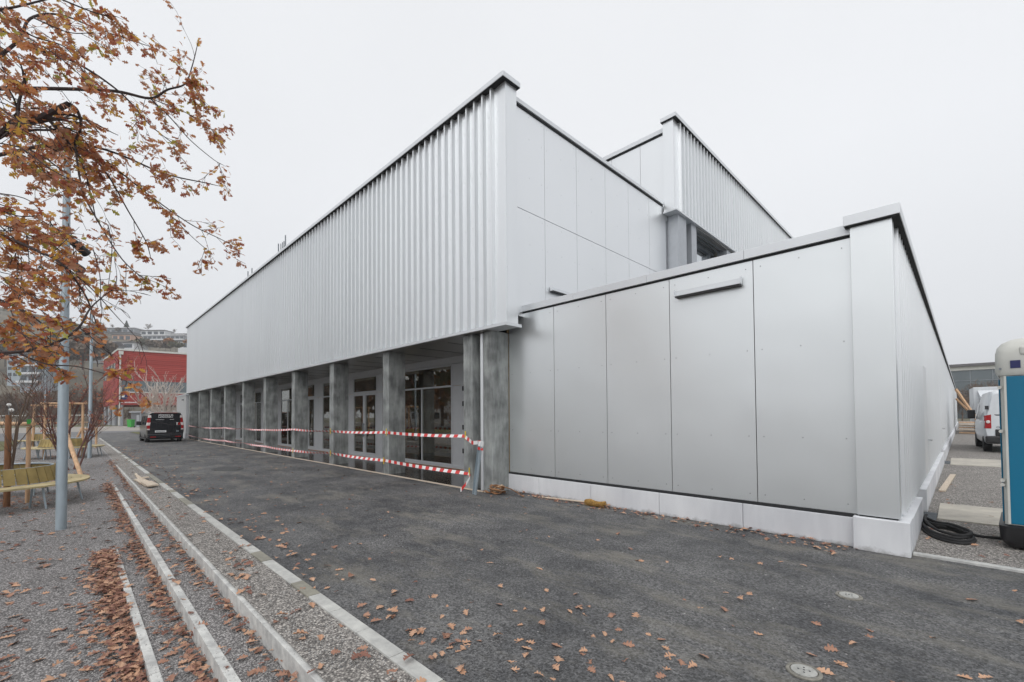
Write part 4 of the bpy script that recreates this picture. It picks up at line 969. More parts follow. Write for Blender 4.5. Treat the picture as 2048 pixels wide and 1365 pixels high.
# dark tail skin over the tailgate
b = MB(); prof = [(0.40, 0.885), (0.62, 0.925), (1.05, 0.93), (1.2, 0.915), (1.6, 0.855), (1.86, 0.80), (1.93, 0.70)]
def tailx(z): return -0.014
vs = [(tailx(z), s_*y, z) for z, y in prof for s_ in (-1, 1)] + [(tailx(z)+0.07, s_*(y+0.015), z) for z, y in prof for s_ in (-1, 1)]
n = len(prof)*2
b.add(vs, [(2*i, 2*i+1, 2*i+3, 2*i+2) for i in range(len(prof)-1)] + [(2*i, 2*i+2, 2*i+2+n, 2*i+n) for i in range(len(prof)-1)] + [(2*i+1, 2*i+1+n, 2*i+3+n, 2*i+3) for i in range(len(prof)-1)] + [(n-2, n-1, 2*n-1, 2*n-2)])
tg = b.build('tailgate', M['vanblack'], t)
MB().box(-0.07, 0.10, -0.93, 0.93, 0.30, 0.55).build('rear_bumper', M['vanblack'], t, bevel=0.04)
MB().box(-0.085, -0.07, -0.8, -0.5, 0.34, 0.39).build('reflector', M['redlamp'], t); MB().box(-0.085, -0.07, 0.5, 0.8, 0.34, 0.39).build('reflector', M['redlamp'], t)
MB().box(-0.03, 0.02, -0.62, 0.62, 1.925, 1.945).build('brake_light', M['redlamp'], tg)
MB().box(-0.025, -0.012, -0.03, 0.55, 0.66, 0.78).build('number_plate', M['white'], tg)
MB().box(-0.027, -0.0255, 0.02, 0.50, 0.70, 0.745).build('plate_characters', M['galv_d'], tg)
for s_ in (-1, 1):                                 # tall tail lamps wrapped on the corners
    b = MB()
    def q(z): return (0.935 if z < 1.1 else 0.935-(z-1.1)*0.155)
    for (z0, z1, mi) in ((0.82, 0.90, 1), (0.90, 1.12, 0), (1.12, 1.30, 1), (1.30, 1.62, 0), (1.62, 1.78, 1)):
        b.mi = mi; y0, y1 = q(z0), q(z1)
        v_ = [(-0.022, s_*(y0-0.12), z0), (-0.015, s_*(y0+0.015), z0), (0.10, s_*(y0+0.058), z0), (tailx(z1)-0.012, s_*(y1-0.12+0.05*(z1 > 1.5)), z1), (tailx(z1)-0.004, s_*(y1+0.015), z1), (0.10, s_*(y1+0.058), z1)]
        b.add(v_, [(0, 1, 4, 3), (1, 2, 5, 4)])
    b.build('tail_lamp', [M['redlamp'], M['clearlamp']], t, raw=True)
mw = Matrix(((0, 0, 1, -0.017), (-1, 0, 0, 0), (0, 1, 0, 0), (0, 0, 0, 1)))
def tail_txt(name, body, size, y, z, m, e=0.003):
    rot = Matrix(((0, 0, -1), (-1, 0, 0), (0, 1, 0))).to_4x4()
    mwx = Matrix.Translation((tailx(z)-0.006, y, z)) @ Matrix.Rotation(0, 4, 'Y') @ rot
    return textobj(name, body, size, m, tg, mwx, e)
tail_txt('lettering', '«Grennere als\nLeidenschaft.»', 0.135, 0.0, 1.73, M['white'], 0.006)
tail_txt('lettering', 'Landschaftsarbeiten', 0.055, 0.30, 1.50, M['white']); tail_txt('lettering', 'Gartenbau', 0.055, -0.32, 1.50, M['white'])
b = MB().box(-0.018, -0.0125, -0.66, -0.42, 1.13, 1.30); b.mi = 1; b.box(-0.019, -0.0185, -0.63, -0.57, 1.16, 1.27)
MB().box(-0.020, -0.013, -0.62, -0.57, 1.13, 1.29).build('emblem', M['white'], tg); MB().box(-0.021, -0.0135, -0.78, -0.66, 1.13, 1.29).build('emblem', M['redlamp'], tg)
MB().box(-0.020, -0.013, -0.66, -0.57, 1.285, 1.30).build('emblem', M['white'], tg)
tail_txt('lettering', '20', 0.15, -0.62, 0.72, M['galv'])
for s_ in (-1, 1):
    b = MB(); 
    for (x0, x1) in ((0.22, 1.35), (1.48, 2.70), (2.85, 3.50)):
        xx = 0.0; z0, z1 = 1.16, 1.74
        ya = 0.978; yb = 0.875; xs = -0.25 if x0 > 2.8 else 0
        b.add([(x0, s_*ya, z0), (x1+(0.25 if x0 > 2.8 else 0), s_*ya, z0), (x1+xs*0.2, s_*yb, z1), (x0, s_*yb, z1)], [(0, 1, 2, 3)])
    b.build('side_windows', M['carglass'], t, raw=True)
    MB().box(3.1, 3.25, s_*0.98-0.03, s_*0.98+0.03, 1.10, 1.16).build('mirror_arm', M['black'], t)
    MB().box(3.05, 3.22, min(s_*1.0, s_*1.24), max(s_*1.0, s_*1.24), 1.10, 1.38).build('mirror', M['black'], t, bevel=0.04)
    for x in (0.95, 3.85): wheel(t, x, s_*0.86, 0.33, 0.22, -s_)
MB().box(0.3, 4.6, -0.98, 0.98, 0.20, 0.30).build('sill', M['black'], t)
MB().add([(3.42, -0.72, 1.88), (3.42, 0.72, 1.88), (4.12, 0.80, 1.36), (4.12, -0.80, 1.36)], [(0, 1, 2, 3)]).build('windscreen', M['carglass'], t, raw=True)

def white_van(loc, rz, label, L_=5.3, Ht=2.46):
    t = thing('white_van', label, 'van', loc, rz)
    body_loft(t, [(0.0, 0.50, 1.25, Ht-0.14, 0.90, 0.95, 0.74), (0.08, 0.44, 1.25, Ht-0.04, 0.93, 0.985, 0.77), (0.6, 0.32, 1.25, Ht, 0.95, 0.99, 0.80), (3.3, 0.32, 1.25, Ht-0.02, 0.95, 0.99, 0.80), (4.0, 0.32, 1.2, Ht-0.30, 0.95, 0.98, 0.78), (4.65, 0.32, 1.1, 1.45, 0.94, 0.96, 0.78), (5.1, 0.36, 0.95, 1.12, 0.88, 0.9, 0.72), (L_, 0.4, 0.7, 0.9, 0.75, 0.78, 0.6)], M['vanwhite'])
    MB().box(-0.13, 0.14, -0.97, 0.97, 0.38, 0.66).build('rear_bumper', M['black'], t, bevel=0.05)
    MB().box(-0.03, 0.04, -0.70, 0.70, 0.66, 0.92).build('step_trim', M['black'], t, bevel=0.02)
    for s_ in (-1, 1):
        b = MB(); b.mi = 0; b.add([(-0.015, s_*0.80, 0.95), (-0.005, s_*0.965, 0.95), (0.13, s_*0.995, 0.95), (-0.01, s_*0.80, 1.50), (0.0, s_*0.945, 1.46), (0.13, s_*0.985, 1.46)], [(0, 1, 4, 3), (1, 2, 5, 4)])
        lp = b.build('tail_lamp', M['redlamp'], t, raw=True); MB().lathe([(0.06, -0.022), (0.05, -0.03), (0.02, -0.034)], (0, s_*0.885, 1.21), 16, 'x').build('clear_lens', M['clearlamp'], lp)
        b = MB(); P = rsq(s_*0.43-0.30, s_*0.43+0.30, 1.45, 2.05, 0.09); b.add([(-0.006+(z-1.3)*0.03, y, z) for y, z in P], [tuple(range(len(P)))]); b.build('rear_window', M['carglass'], t, raw=True)
        P = rsq(s_*0.43-0.27, s_*0.43+0.27, 1.48, 2.02, 0.07)
        MB().box(0.45, 0.85, s_*0.985-0.012, s_*0.985+0.012, 0.6, 0.62).build('side_trim', M['black'], t)
        for x in (0.95, 4.3): wheel(t, x, s_*0.85, 0.34, 0.24, -s_)
        MB().box(3.6, 3.75, min(s_*1.0, s_*1.25), max(s_*1.0, s_*1.25), 1.3, 1.7).build('mirror', M['black'], t, bevel=0.03)
        MB().add([(3.0, s_*0.995, 1.3), (3.95, s_*0.99, 1.3), (3.7, s_*0.90, 1.95), (3.0, s_*0.90, 1.95)], [(0,1,2,3)]).build('side_window', M['carglass'], t, raw=True)
        b = MB().box(0.02, 0.16, min(s_*0.90, s_*0.955), max(s_*0.90, s_*0.955), 1.80, 1.84).box(0.02, 0.16, min(s_*0.90, s_*0.955), max(s_*0.90, s_*0.955), 1.70, 1.74).box(-0.04, 0.02, min(s_*0.86, s_*0.955), max(s_*0.86, s_*0.955), 1.70, 1.84); b.build('door_hinge', M['black'], t, bevel=0.01)
    MB().box(-0.04, -0.0, -0.10, 0.42, 1.30, 1.38).build('handle_bar', M['black'], t, bevel=0.01)
    MB().box(-0.022, -0.015, 0.18, 0.44, 1.08, 1.24).build('number_plate', M['white'], t)
    rot = Matrix(((0, 0, -1), (-1, 0, 0), (0, 1, 0))).to_4x4()
    textobj('lettering', 'CH', 0.10, M['galv_d'], t, Matrix.Translation((-0.016, 0.60, 1.0)) @ rot)
    MB().box(-0.14, -0.13, 0.25, 0.55, 0.42, 0.48).build('reflector', M['redlamp'], t)
    return t
wr = G(1975, 903); wf = G(1953, 893.5)
hd = math.atan2(wf.y-wr.y, wf.x-wr.x); hd = D2R(92.4)
fw = Vector((math.cos(hd), math.sin(hd), 0)); lf = Vector((-fw.y, fw.x, 0))
o_ = G(1977, 906); o_ = Vector((o_.x, o_.y, 0)) - lf*0.90 + fw*0.0
white_van((o_.x, o_.y, 0.004), hd, 'white high roofed van seen from behind beside the portable toilet')
# box truck facing the camera
tp = G(1945, 868); ht = D2R(-88)
fwd = Vector((math.cos(ht), math.sin(ht), 0)); lft = Vector((-fwd.y, fwd.x, 0))
t = thing('box_truck', 'white box truck with tall cargo body facing the camera behind the white van', 'truck', (tp.x+0.30+1.0, tp.y, 0.004), ht)
MB().box(-5.6, -1.45, -1.12, 1.20, 0.85, 3.45).build('cargo_box', M['vanwhite'], t, bevel=0.03)
body_loft(t, [(-1.4, 0.45, 1.3, 2.35, 0.95, 1.0, 0.86), (-0.6, 0.42, 1.3, 2.38, 0.95, 1.0, 0.86), (-0.25, 0.42, 1.28, 2.2, 0.95, 0.99, 0.84), (0.3, 0.42, 1.2, 1.42, 0.95, 0.97, 0.82), (0.85, 0.40, 1.0, 1.15, 0.9, 0.92, 0.8), (1.0, 0.4, 0.8, 1.0, 0.82, 0.84, 0.7)], M['vanwhite'], 'cab')
MB().box(-1.4, 0.98, -0.96, 0.96, 0.32, 0.72).build('bumper', M['black'], t, bevel=0.03)
MB().add([(-1.44, -0.8, 2.36), (-1.44, 0.8, 2.36), (-0.5, 0.7, 2.40), (-0.5, -0.7, 2.40), (-1.44, -0.9, 3.2), (-1.44, 0.9, 3.2)], [(0, 1, 2, 3), (3, 2, 5, 4), (0, 3, 4), (1, 5, 2)]).build('wind_deflector', M['vanwhite'], t, raw=True)
MB().add([(-0.19, -0.74, 2.17), (-0.19, 0.74, 2.17), (0.33, 0.80, 1.46), (0.33, -0.80, 1.46)], [(0, 1, 2, 3)]).build('windscreen', M['carglass'], t, raw=True)
for s_ in (-1, 1):
    MB().box(0.80, 0.97, min(s_*0.55, s_*0.88), max(s_*0.55, s_*0.88), 0.82, 1.02).build('headlight', M['clearlamp'], t, bevel=0.02)
    mr_ = MB().tube([(0.0, s_*0.95, 1.45), (-0.05, s_*1.3, 1.48)], 0.03, 6).build('mirror', M['black'], t); MB().box(-0.12, 0.02, min(s_*1.22, s_*1.42), max(s_*1.22, s_*1.42), 1.25, 1.75).build('mirror_housing', M['black'], mr_, bevel=0.02)
    MB().add([(-1.3, s_*1.0, 1.35), (-0.1, s_*0.99, 1.35), (-0.5, s_*0.9, 2.1), (-1.3, s_*0.9, 2.1)], [(0,1,2,3)]).build('side_window', M['carglass'], t, raw=True)
    for x in (0.15, -4.2): wheel(t, x, s_*0.84, 0.38, 0.26, -s_)
# timber heap next to the truck
tp2 = G(1916, 868); t = thing('timber_heap', 'heap of offcut boards with two leaning planks beside the box truck', 'timber heap', (-0.0+xr(tp2.y)+0.95, tp2.y, 0.0)); random.seed(31)
for k in range(7):
    q = MB().box(-0.75, 0.75, -0.10, 0.10, 0.05+0.16*k*0.8, 0.12+0.16*k*0.8).build('board', M['wood'] if k % 3 == 0 else M['wood_pale'], t); q.rotation_euler.z = random.uniform(-0.25, 0.25); q.location.y = random.uniform(-0.4, 0.2)
MB().tube([(-0.85, 0, 3.3), (0.2, -0.2, 1.0)], 0.09, 4).build('leaning_plank', M['wood'], t); MB().tube([(-0.85, 0.2, 2.6), (0.75, -0.1, 0.2)], 0.07, 4).build('leaning_plank', M['wood'], t)
MB().add([(0.25, -0.5, 1.5), (0.85, -0.5, 0.1), (0.9, -0.5, 1.5)], [(0, 1, 2)]).build('plywood_offcut', M['wood'], t, raw=True)

# ================================================================= FAR BUILDINGS (left)
def facing(u, v, d): 
    p = at(u, v, d); return p
def red_mat():
    m, n, b = newmat('red_board_cladding'); b.inputs['Roughness'].default_value = 0.85; Lk = n.links.new
    tcn = N(n, 'ShaderNodeTexCoord'); mp = N(n, 'ShaderNodeMapping'); mp.inputs['Scale'].default_value = (0.02, 0.02, 1); Lk(tcn.outputs['Object'], mp.inputs[0])
    wv = N(n, 'ShaderNodeTexWave', wave_type='BANDS', bands_direction='Z', Scale=0.8, Distortion=0.0); Lk(tcn.outputs['Object'], wv.inputs['Vector'])
    nz = N(n, 'ShaderNodeTexNoise', Scale=3.0, Detail=2.0); Lk(mp.outputs[0], nz.inputs['Vector'])
    cr = N(n, 'ShaderNodeValToRGB'); cr.color_ramp.elements[0].color = (0.28, 0.034, 0.028, 1); cr.color_ramp.elements[1].color = (0.37, 0.05, 0.04, 1); cr.color_ramp.elements[0].position = .35; cr.color_ramp.elements[1].position = .65
    Lk(nz.outputs[0], cr.inputs[0]); Lk(cr.outputs[0], b.inputs['Base Color'])
    bp = N(n, 'ShaderNodeBump', Strength=0.7); bp.inputs['Distance'].default_value = 0.05; Lk(wv.outputs[0], bp.inputs['Height']); Lk(bp.outputs[0], b.inputs['Normal'])
    return m
M['redwall'] = red_mat()
DA = 88.0; A = at(234, 836, DA); B_ = at(205.5, 836, DA*1.19); F = at(430, 836, DA*1.115)
eF = Vector((F.x-A.x, F.y-A.y, 0)); LF = eF.length; eF.normalize(); eS = Vector((B_.x-A.x, B_.y-A.y, 0)); LS = eS.length; eS.normalize()
t = thing('red_building', 'red board clad building raised on round concrete columns with a white roof edge', 'building', (A.x, A.y, 0))
def fbox(f0, f1, s0, s1, z0, z1, name, m, par=None):  # in the frame of the front edge (f) and the side edge (s)
    vs = []
    for z in (z0, z1):
        for f, s_ in ((f0, s0), (f1, s0), (f1, s1), (f0, s1)): p = eF*f + eS*s_; vs.append((p.x, p.y, z))
    return MB().add(vs, [(0,3,2,1),(4,5,6,7),(0,1,5,4),(1,2,6,5),(2,3,7,6),(3,0,4,7)]).build(name, m, par or t)
fbox(0, LF, 0, LS, 4.25, 15.15, 'wall', M['redwall'])
rf = fbox(-0.1, LF, -0.15, LS+0.1, 15.151, 15.5, 'roof_edge', M['offwhite'])
wn = fbox(0.5, LF-0.5, -0.05, 0.2, 6.9, 9.1, 'window', M['tealglass']); fbox(0.4, LF-0.5, -0.10, 0.2, 6.7, 6.895, 'sill', M['offwhite'], wn)
for k in range(6): fbox(0.5+5.6*k, 0.62+5.6*k, -0.09, -0.051, 6.9, 9.1, 'mullion', M['offwhite'], wn)
wn = fbox(-0.06, 0.3, 3.5, LS-1.0, 10.2, 13.0, 'window', M['tealglass'])
for k in range(4): fbox(-0.10, -0.061, 3.5+k*(LS-4.5)/4, 3.9+k*(LS-4.5)/4, 10.2, 13.0, 'mullion', M['offwhite'], wn)
dp = MB().tube([(eF.x*0.35-eS.x*0.18, eF.y*0.35-eS.y*0.18, 0.2), (eF.x*0.35-eS.x*0.18, eF.y*0.35-eS.y*0.18, 14.6)], 0.13, 10).build('downpipe', M['offwhite'], t); fbox(0.1, 0.8, -0.4, -0.02, 14.3, 15.0, 'hopper', M['offwhite'], dp)
for (f, s_) in ((0.6, 0.6), (0.4, LS*0.3), (0.4, LS*0.6), (0.4, LS*0.93), (9, 5), (16, 5), (24, 5)):
    p = eF*f + eS*s_; MB().tube([(p.x, p.y, 0), (p.x, p.y, 4.25)], 0.42, 18).build('column', M['pier'] if f < 2 else M['concrete'], t, smooth=True)
# shield with a white square, and a line of white lettering under it
P = [(-0.6, 0.6), (0.6, 0.6), (0.6, -0.1), (0.45, -0.42), (0, -0.62), (-0.45, -0.42), (-0.6, -0.1)]
def plate(P, f0, z0, off, name, m):
    vs = []
    for o_2 in (off-0.03, off):
        for x, z in P: p = eF*(f0+x) - eS*o_2; vs.append((p.x, p.y, z0+z))
    n = len(P); return MB().add(vs, [tuple(range(n)), tuple(range(n, 2*n))[::-1]] + [(i, (i+1) % n, n+(i+1) % n, n+i) for i in range(n)]).build(name, m, t)
plate([(x*0.85, z*0.85) for x, z in P], 1.05, 5.75, 0.05, 'shield_sign', M['blue']); plate([(-0.24, -0.24), (0.24, -0.24), (0.24, 0.24), (-0.24, 0.24)], 0.83, 5.99, 0.09, 'sign_square', M['white'])
upm = Matrix(((eF.x, 0, -eS.x, eF.x*1.62-eS.x*0.03), (eF.y, 0, -eS.y, eF.y*1.62-eS.y*0.03), (0, 1, 0, 4.75), (0, 0, 0, 1)))
textobj('lettering', 'Gemeindewerk', 0.42, M['white'], t, upm, 0.06)
# grey shed in front of it
SA = at(262, 836, 80); SB = at(440, 836, 66)
t = thing('grey_shed', 'low grey board clad shed with flat pale roof in front of the red building', 'shed', (SA.x, SA.y, 0)); e1 = Vector((SB.x-SA.x, SB.y-SA.y, 0)); L1 = e1.length; e1.normalize(); e2 = Vector((e1.y, -e1.x, 0)); e2 = e2 if e2.dot(Vector((-1, 1, 0))) > 0 else -e2
def sbox(f0, f1, s0, s1, z0, z1, name, m):
    vs = []
    for z in (z0, z1):
        for f, s_ in ((f0, s0), (f1, s0), (f1, s1), (f0, s1)): p = e1*f + e2*s_; vs.append((p.x, p.y, z))
    return MB().add(vs, [(0,3,2,1),(4,5,6,7),(0,1,5,4),(1,2,6,5),(2,3,7,6),(3,0,4,7)]).build(name, m, t)
M['shedgrey'] = mat('shed_boards', (0.155, 0.16, 0.17), 0.8, 0, 0.2, 3, stretch=(6, 6, 0.1))
sbox(0, L1, 0, 4, 0, 2.55, 'wall', M['shedgrey']); sbox(-0.2, L1, -0.25, 4.2, 2.551, 2.78, 'roof', M['pier']); sbox(2.3, 3.3, -0.05, 0, 0, 2.1, 'door', M['pier']); sbox(3.8, 4.0, -0.12, 0, 0, 2.5, 'downpipe', M['pier'])
p = at(262, 836, 74); t = thing('wheelie_bin', 'bright green wheelie bin beside the grey shed', 'bin', (p.x, p.y, 0.0), D2R(45))
loft([(rsq(-.32, .32, -.33, .33, .05), 0.08), (rsq(-.38, .38, -.40, .40, .05), 1.25)], 'bin_body', M['green'], t); loft([(rsq(-.42, .42, -.44, .44, .05), 1.252), (rsq(-.40, .40, -.42, .42, .05), 1.34)], 'lid', M['green'], t)
for s_ in (-1, 1): MB().lathe([(0.13, -0.04), (0.13, 0.04)], (s_*0.3, 0.34, 0.13), 14, 'x').build('wheel', M['rubber'], t)
# globe lamps
for (u, v, d, lb) in ((18, 810, 60, 'left of the two white globe lamps in front of the brown thicket'), (22.5, 820.5, 52, 'right and lower of the two white globe lamps in front of the brown thicket')):
    p = at(u, v, d); t = thing('globe_lamp', lb, 'lamp', (p.x, p.y, 0), 0, 'white globe lamps'); MB().tube([(0, 0, 0), (0, 0, p.z-0.15)], 0.05, 8).build('pole', M['galv_d'], t); MB().blob((0, 0, p.z), .24, .24, .2, 14, 8).build('globe', M['globe'], t, smooth=True)
# low fence at the foot of the thicket
fa = at(-60, 836, 104); fb = at(206, 836, 100); t = thing('rail_fence', 'low timber rail fence along the grass verge under the thicket', 'fence', (fa.x, fa.y, 0)); dv = Vector((fb.x-fa.x, fb.y-fa.y, 0))
MB().tube([(0, 0, 2.3), (dv.x, dv.y, 2.3)], 0.10, 5).build('rail', M['offwhite'], t); MB().tube([(0, 0, 0.7), (dv.x, dv.y, 0.7)], 0.08, 5).build('rail', M['wood'], t)
for k in range(14): MB().box(dv.x*k/13-.07, dv.x*k/13+.07, dv.y*k/13-.07, dv.y*k/13+.07, 0, 2.35).build('post', M['wood'], t)
# parked silver car end behind the trees at far left is too small to tell; a dark car
# ---- hill
def hillz(u_, d):                                   # height of the slope above a given bearing at camera depth d
    top = np.interp(u_, [-700, -100, 0, 120, 200, 300, 380, 520, 900], [560, 585, 612, 635, 660, 674, 690, 712, 770])
    zt_ = H + (835-top)*380/FX
    f = min(max((d-125)/255.0, 0), 1); f = f*f*(3-2*f)*0.55 + f*0.45
    return zt_*f
hbm = MB(); us = np.linspace(-420, 700, 50); ds = list(np.linspace(125, 380, 26)) + [400]
vs = []
for d in ds:
    for u_ in us:
        z = hillz(u_, min(d, 380)) * (1 if d <= 380 else max(0, 1-(d-380)/180*0.5))
        p = at(u_, 836, d); vs.append((p.x, p.y, z-0.5))
nu = len(us); hbm.add(vs, [(j*nu+i, j*nu+i+1, (j+1)*nu+i+1, (j+1)*nu+i) for j in range(len(ds)-1) for i in range(nu-1)])
struct(hbm.build('hill', M['hillgreen'], smooth=True))
M['h_grey'] = mat('grey_render', (0.30, 0.31, 0.33), 0.8); M['h_white'] = mat('white_render', (0.62, 0.63, 0.64), 0.8, 0, 0.04); M['h_peach'] = mat('peach_render', (0.56, 0.34, 0.24), 0.8, 0, 0.06); M['h_roof'] = mat('dark_roof', (0.13, 0.125, 0.13), 0.8); M['h_blue'] = mat('bluegrey_render', (0.34, 0.39, 0.43), 0.8)
M['h_glass'] = mat('far_windows', (0.05, 0.065, 0.08), 0.1)
def house(u0, u1, vt, vb, d, m, label, rows=1, cols=4, roof='flat', balc=False, deep=9):
    a = at(u0, vb, d); c = at(u1, vb, d); W_ = (c-a).length; h = (vb-vt)*d/FX
    t = thing('hillside_house', label, 'house', ((a.x+c.x)/2, (a.y+c.y)/2, a.z), D2R(45.167), 'houses on the hillside')
    hr = h if roof == 'flat' else h*0.62
    MB().box(-W_/2, W_/2, 0, deep, -6, hr).build('wall', M[m], t)
    if roof == 'flat': MB().box(-W_/2-0.4, W_/2+0.4, -0.8, deep, hr+0.01, hr+0.5).build('roof', M['h_white'] if balc else M['h_roof'], t)
    else: MB().add([(-W_/2-.8, -1.2, hr), (W_/2+.8, -1.2, hr), (W_/2+.8, deep+1, hr), (-W_/2-.8, deep+1, hr), (-W_/2-.8, deep/2, h), (W_/2+.8, deep/2, h)] if roof == 'gable' else [(-W_/2-.8, -1.2, hr), (W_/2+.8, -1.2, hr), (W_/2+.8, deep+1, hr), (-W_/2-.8, deep+1, hr), (-W_*0.12, -1.2, h), (-W_*0.12, deep+1, h)], [(0,1,5,4),(2,3,4,5),(0,4,3),(1,2,5),(0,3,2,1)] if roof == 'gable' else [(0,1,4),(1,2,5,4),(2,3,5),(3,0,4,5),(0,3,2,1)]).build('roof', M['h_roof'], t)
    rh = hr/rows
    for r_ in range(rows):
        cw = W_/cols
        for k in range(cols):
            MB().box(-W_/2+cw*(k+0.16), -W_/2+cw*(k+0.84), -0.08, 0.0-0.002, rh*(r_+0.28), rh*(r_+0.80)).build('window', M['h_glass'], t)
        if balc: MB().box(-W_/2, W_/2, -1.6, -0.09, rh*r_-0.1, rh*r_+rh*0.22).build('balcony', M['h_white'], t)
    return t
house(198, 268, 657, 672, 350, 'h_grey', 'long low grey house with white balcony at the top left of the hill', 1, 6, 'flat', True)
house(207, 262, 666, 688, 335, 'h_grey', 'grey concrete terraced house behind the peach house', 2, 5, 'flat')
house(224, 262, 670, 684, 310, 'h_peach', 'peach coloured house in the middle of the hill', 1, 3, 'flat')
house(221, 268, 686, 700, 230, 'h_white', 'white modern bungalow with long window right above the red building', 1, 2, 'flat', False)
house(281, 330, 662, 682, 350, 'h_white', 'white terraced apartment house with loggias under the bare hilltop tree', 2, 4, 'flat')
house(286, 368, 672, 690, 330, 'h_grey', 'long white balconied apartment house right of centre on the hill', 2, 9, 'flat', True)
house(336, 392, 665, 686, 345, 'h_grey', 'grey gabled house at the right end of the hill', 1, 4, 'gable')
house(356, 384, 683, 700, 270, 'h_white', 'small white house just above the right end of the red roof', 1, 3, 'flat')
house(14, 46, 707, 756, 180, 'h_blue', 'blue grey apartment block at the far left of the slope', 4, 3, 'flat')
house(40, 86, 716, 766, 172, 'h_blue', 'stepped blue grey house with long balconies right of the blue grey block', 3, 3, 'flat', True)
house(-20, 60, 687, 702, 260, 'h_white', 'cream row house high at the far left of the slope', 1, 6, 'flat')
house(186, 216, 680, 702, 215, 'h_grey', 'dark roofed gabled house left of the white bungalow', 1, 3, 'gable')
house(100, 150, 690, 705, 260, 'h_white', 'pale house half hidden by the lamp post on the slope', 1, 4, 'gable')

# ---- bare trees, bushes, conifers
def bare_tree(mb, base, h, seed, spread=0.55, n0=7, fine=5, r=0.12, fk=0.0016, upd=0.35):
    rnd = random.Random(seed)
    def grow(p, d, L_, r_, lv):
        k = 3; pts = [p]; q = p.copy(); dd = d.copy()
        for i in range(k):
            dd = (dd + Vector((rnd.uniform(-1,1), rnd.uniform(-1,1), rnd.uniform(-.1,.4)))*0.18).normalized(); q = q+dd*(L_/k); pts.append(q.copy())
        mb.tube(pts, [max(r_*(1-0.65*i/k), h*fk) for i in range(k+1)], 5 if lv == 0 else 3, cap=False)
        if lv < 4:
            for j in range((n0, fine, fine, 3)[lv]):
                i = rnd.randint(1, k); a = rnd.uniform(0, 6.28)
                nd = (dd*rnd.uniform(0.4, 1)+Vector((math.cos(a), math.sin(a), upd*rnd.uniform(-.4, 1)))*spread*1.2).normalized()
                grow(pts[i], nd, L_*rnd.uniform(0.45, 0.68), r_*0.5, lv+1)
    grow(base, Vector((0, 0, 1)), h*0.42, r, 0)
def forest_tree(p, h, label, seed, m, group, proto=None, cat='tree', **kw):
    if proto is not None:
        o = copy_tree(proto); o.location = (p.x, p.y, p.z); o.rotation_euler.z = seed*1.7; s_ = h/proto['h0']; o.scale = (s_, s_, s_*random.uniform(.9, 1.1)); o['label'] = label; return o
    t = thing('bare_tree', label, cat, (p.x, p.y, p.z), 0, group); t['h0'] = h
    b = MB(); bare_tree(b, Vector((0, 0, 0)), h, seed, fk=0.0028, **kw); b.build('branches', m, t, raw=True); return t
random.seed(77)
G1 = 'bare trees of the thicket beyond the parking area'
protos = [forest_tree(at(-40, 836, 112) * 1, 12, 'bare brown tree at the far left end of the thicket', s, M['bark_brown'], G1, fine=6, n0=8, spread=0.8, upd=0.6, r=0.16) for s in (1,)]
protos[0].location.z = 0
lab = ['bare brown bush left of the globe lamps', 'dense bare tree behind the two globe lamps', 'bare tree right behind the farthest bench', 'brown twiggy tree between the far lamp post and the thick lamp post', 'bare tree directly behind the thick lamp post', 'dense twiggy tree between the thick and medium lamp posts', 'dark twiggy tree just left of the medium lamp post', 'twiggy tree just right of the medium lamp post', 'bare tree touching the left end of the red building',
       'smaller bush under the blue grey apartment block', 'low twiggy bush before the timber fence on the left', 'low twiggy bush before the timber fence near the thick lamp post', 'low bush beside the red building columns', 'second row bare tree behind the blue grey houses', 'second row bare tree left of the red building', 'low brown bush between the columns of the red building', 'low brown bush under the shield sign of the red building', 'low brown bush under the red building left of the green bin', 'low brown bush behind the green bin']
spec = [(0, 108, 10), (22, 106, 11), (48, 112, 12), (74, 108, 11), (100, 112, 12.5), (136, 110, 12), (158, 106, 11), (186, 110, 12), (200, 122, 13), (35, 118, 9), (60, 98, 5), (110, 98, 5), (196, 100, 5.5), (86, 135, 12), (170, 135, 15), (216, 112, 5), (232, 116, 5.5), (248, 113, 5), (262, 118, 5)]
pr2 = forest_tree(at(10, 836, 116), 11, 'bare brown tree with upswept branches near the far left edge', 5, M['bark_brown'], G1, fine=6, n0=8, spread=0.65, upd=0.9, r=0.14); pr2.location.z = 0
for i, (u, d, h) in enumerate(spec):
    p = at(u, 836, d); p.z = 0; forest_tree(p, h, lab[i], i+2, None, G1, proto=[protos[0], pr2][i % 2])
# small trees on the slope among the houses
def leafy(p, h, wdt, label, col, group, seed, conif=False):
    rnd = random.Random(seed); t = thing('conifer' if conif else 'hill_tree', label, 'tree', (p.x, p.y, p.z), 0, group)
    MB().tube([(0,0,-2), (0,0,h*0.8)], h*0.02, 5).build('trunk', M['bark'], t); b = MB()
    n = 420
    for i in range(n):
        if conif:
            f = rnd.random()**0.8; rr = wdt*0.5*(1-f)*rnd.uniform(0.35, 1.05); z = h*(0.08+0.92*f)
            a = rnd.uniform(0, 6.28); c = Vector((rr*math.cos(a), rr*math.sin(a), z))
        else:
            c = Vector((rnd.gauss(0, 1), rnd.gauss(0, 1), rnd.gauss(0, 1))); c = c.normalized()*(rnd.random()**0.45); c = Vector((c.x*wdt/2, c.y*wdt/2, h*0.58+c.z*h*0.40))
            if noise.noise(c*0.35+Vector((seed, 0, 0))) < -0.12: continue
        s_ = wdt*rnd.uniform(0.05, 0.11); a1 = Vector((rnd.uniform(-1,1), rnd.uniform(-1,1), rnd.uniform(-1,1))).normalized(); a2 = a1.orthogonal().normalized()
        b.add([c-a1*s_, c+a2*s_, c+a1*s_, c-a2*s_], [(0, 1, 2, 3)])
    b.build('crown', col, t, raw=True); return t
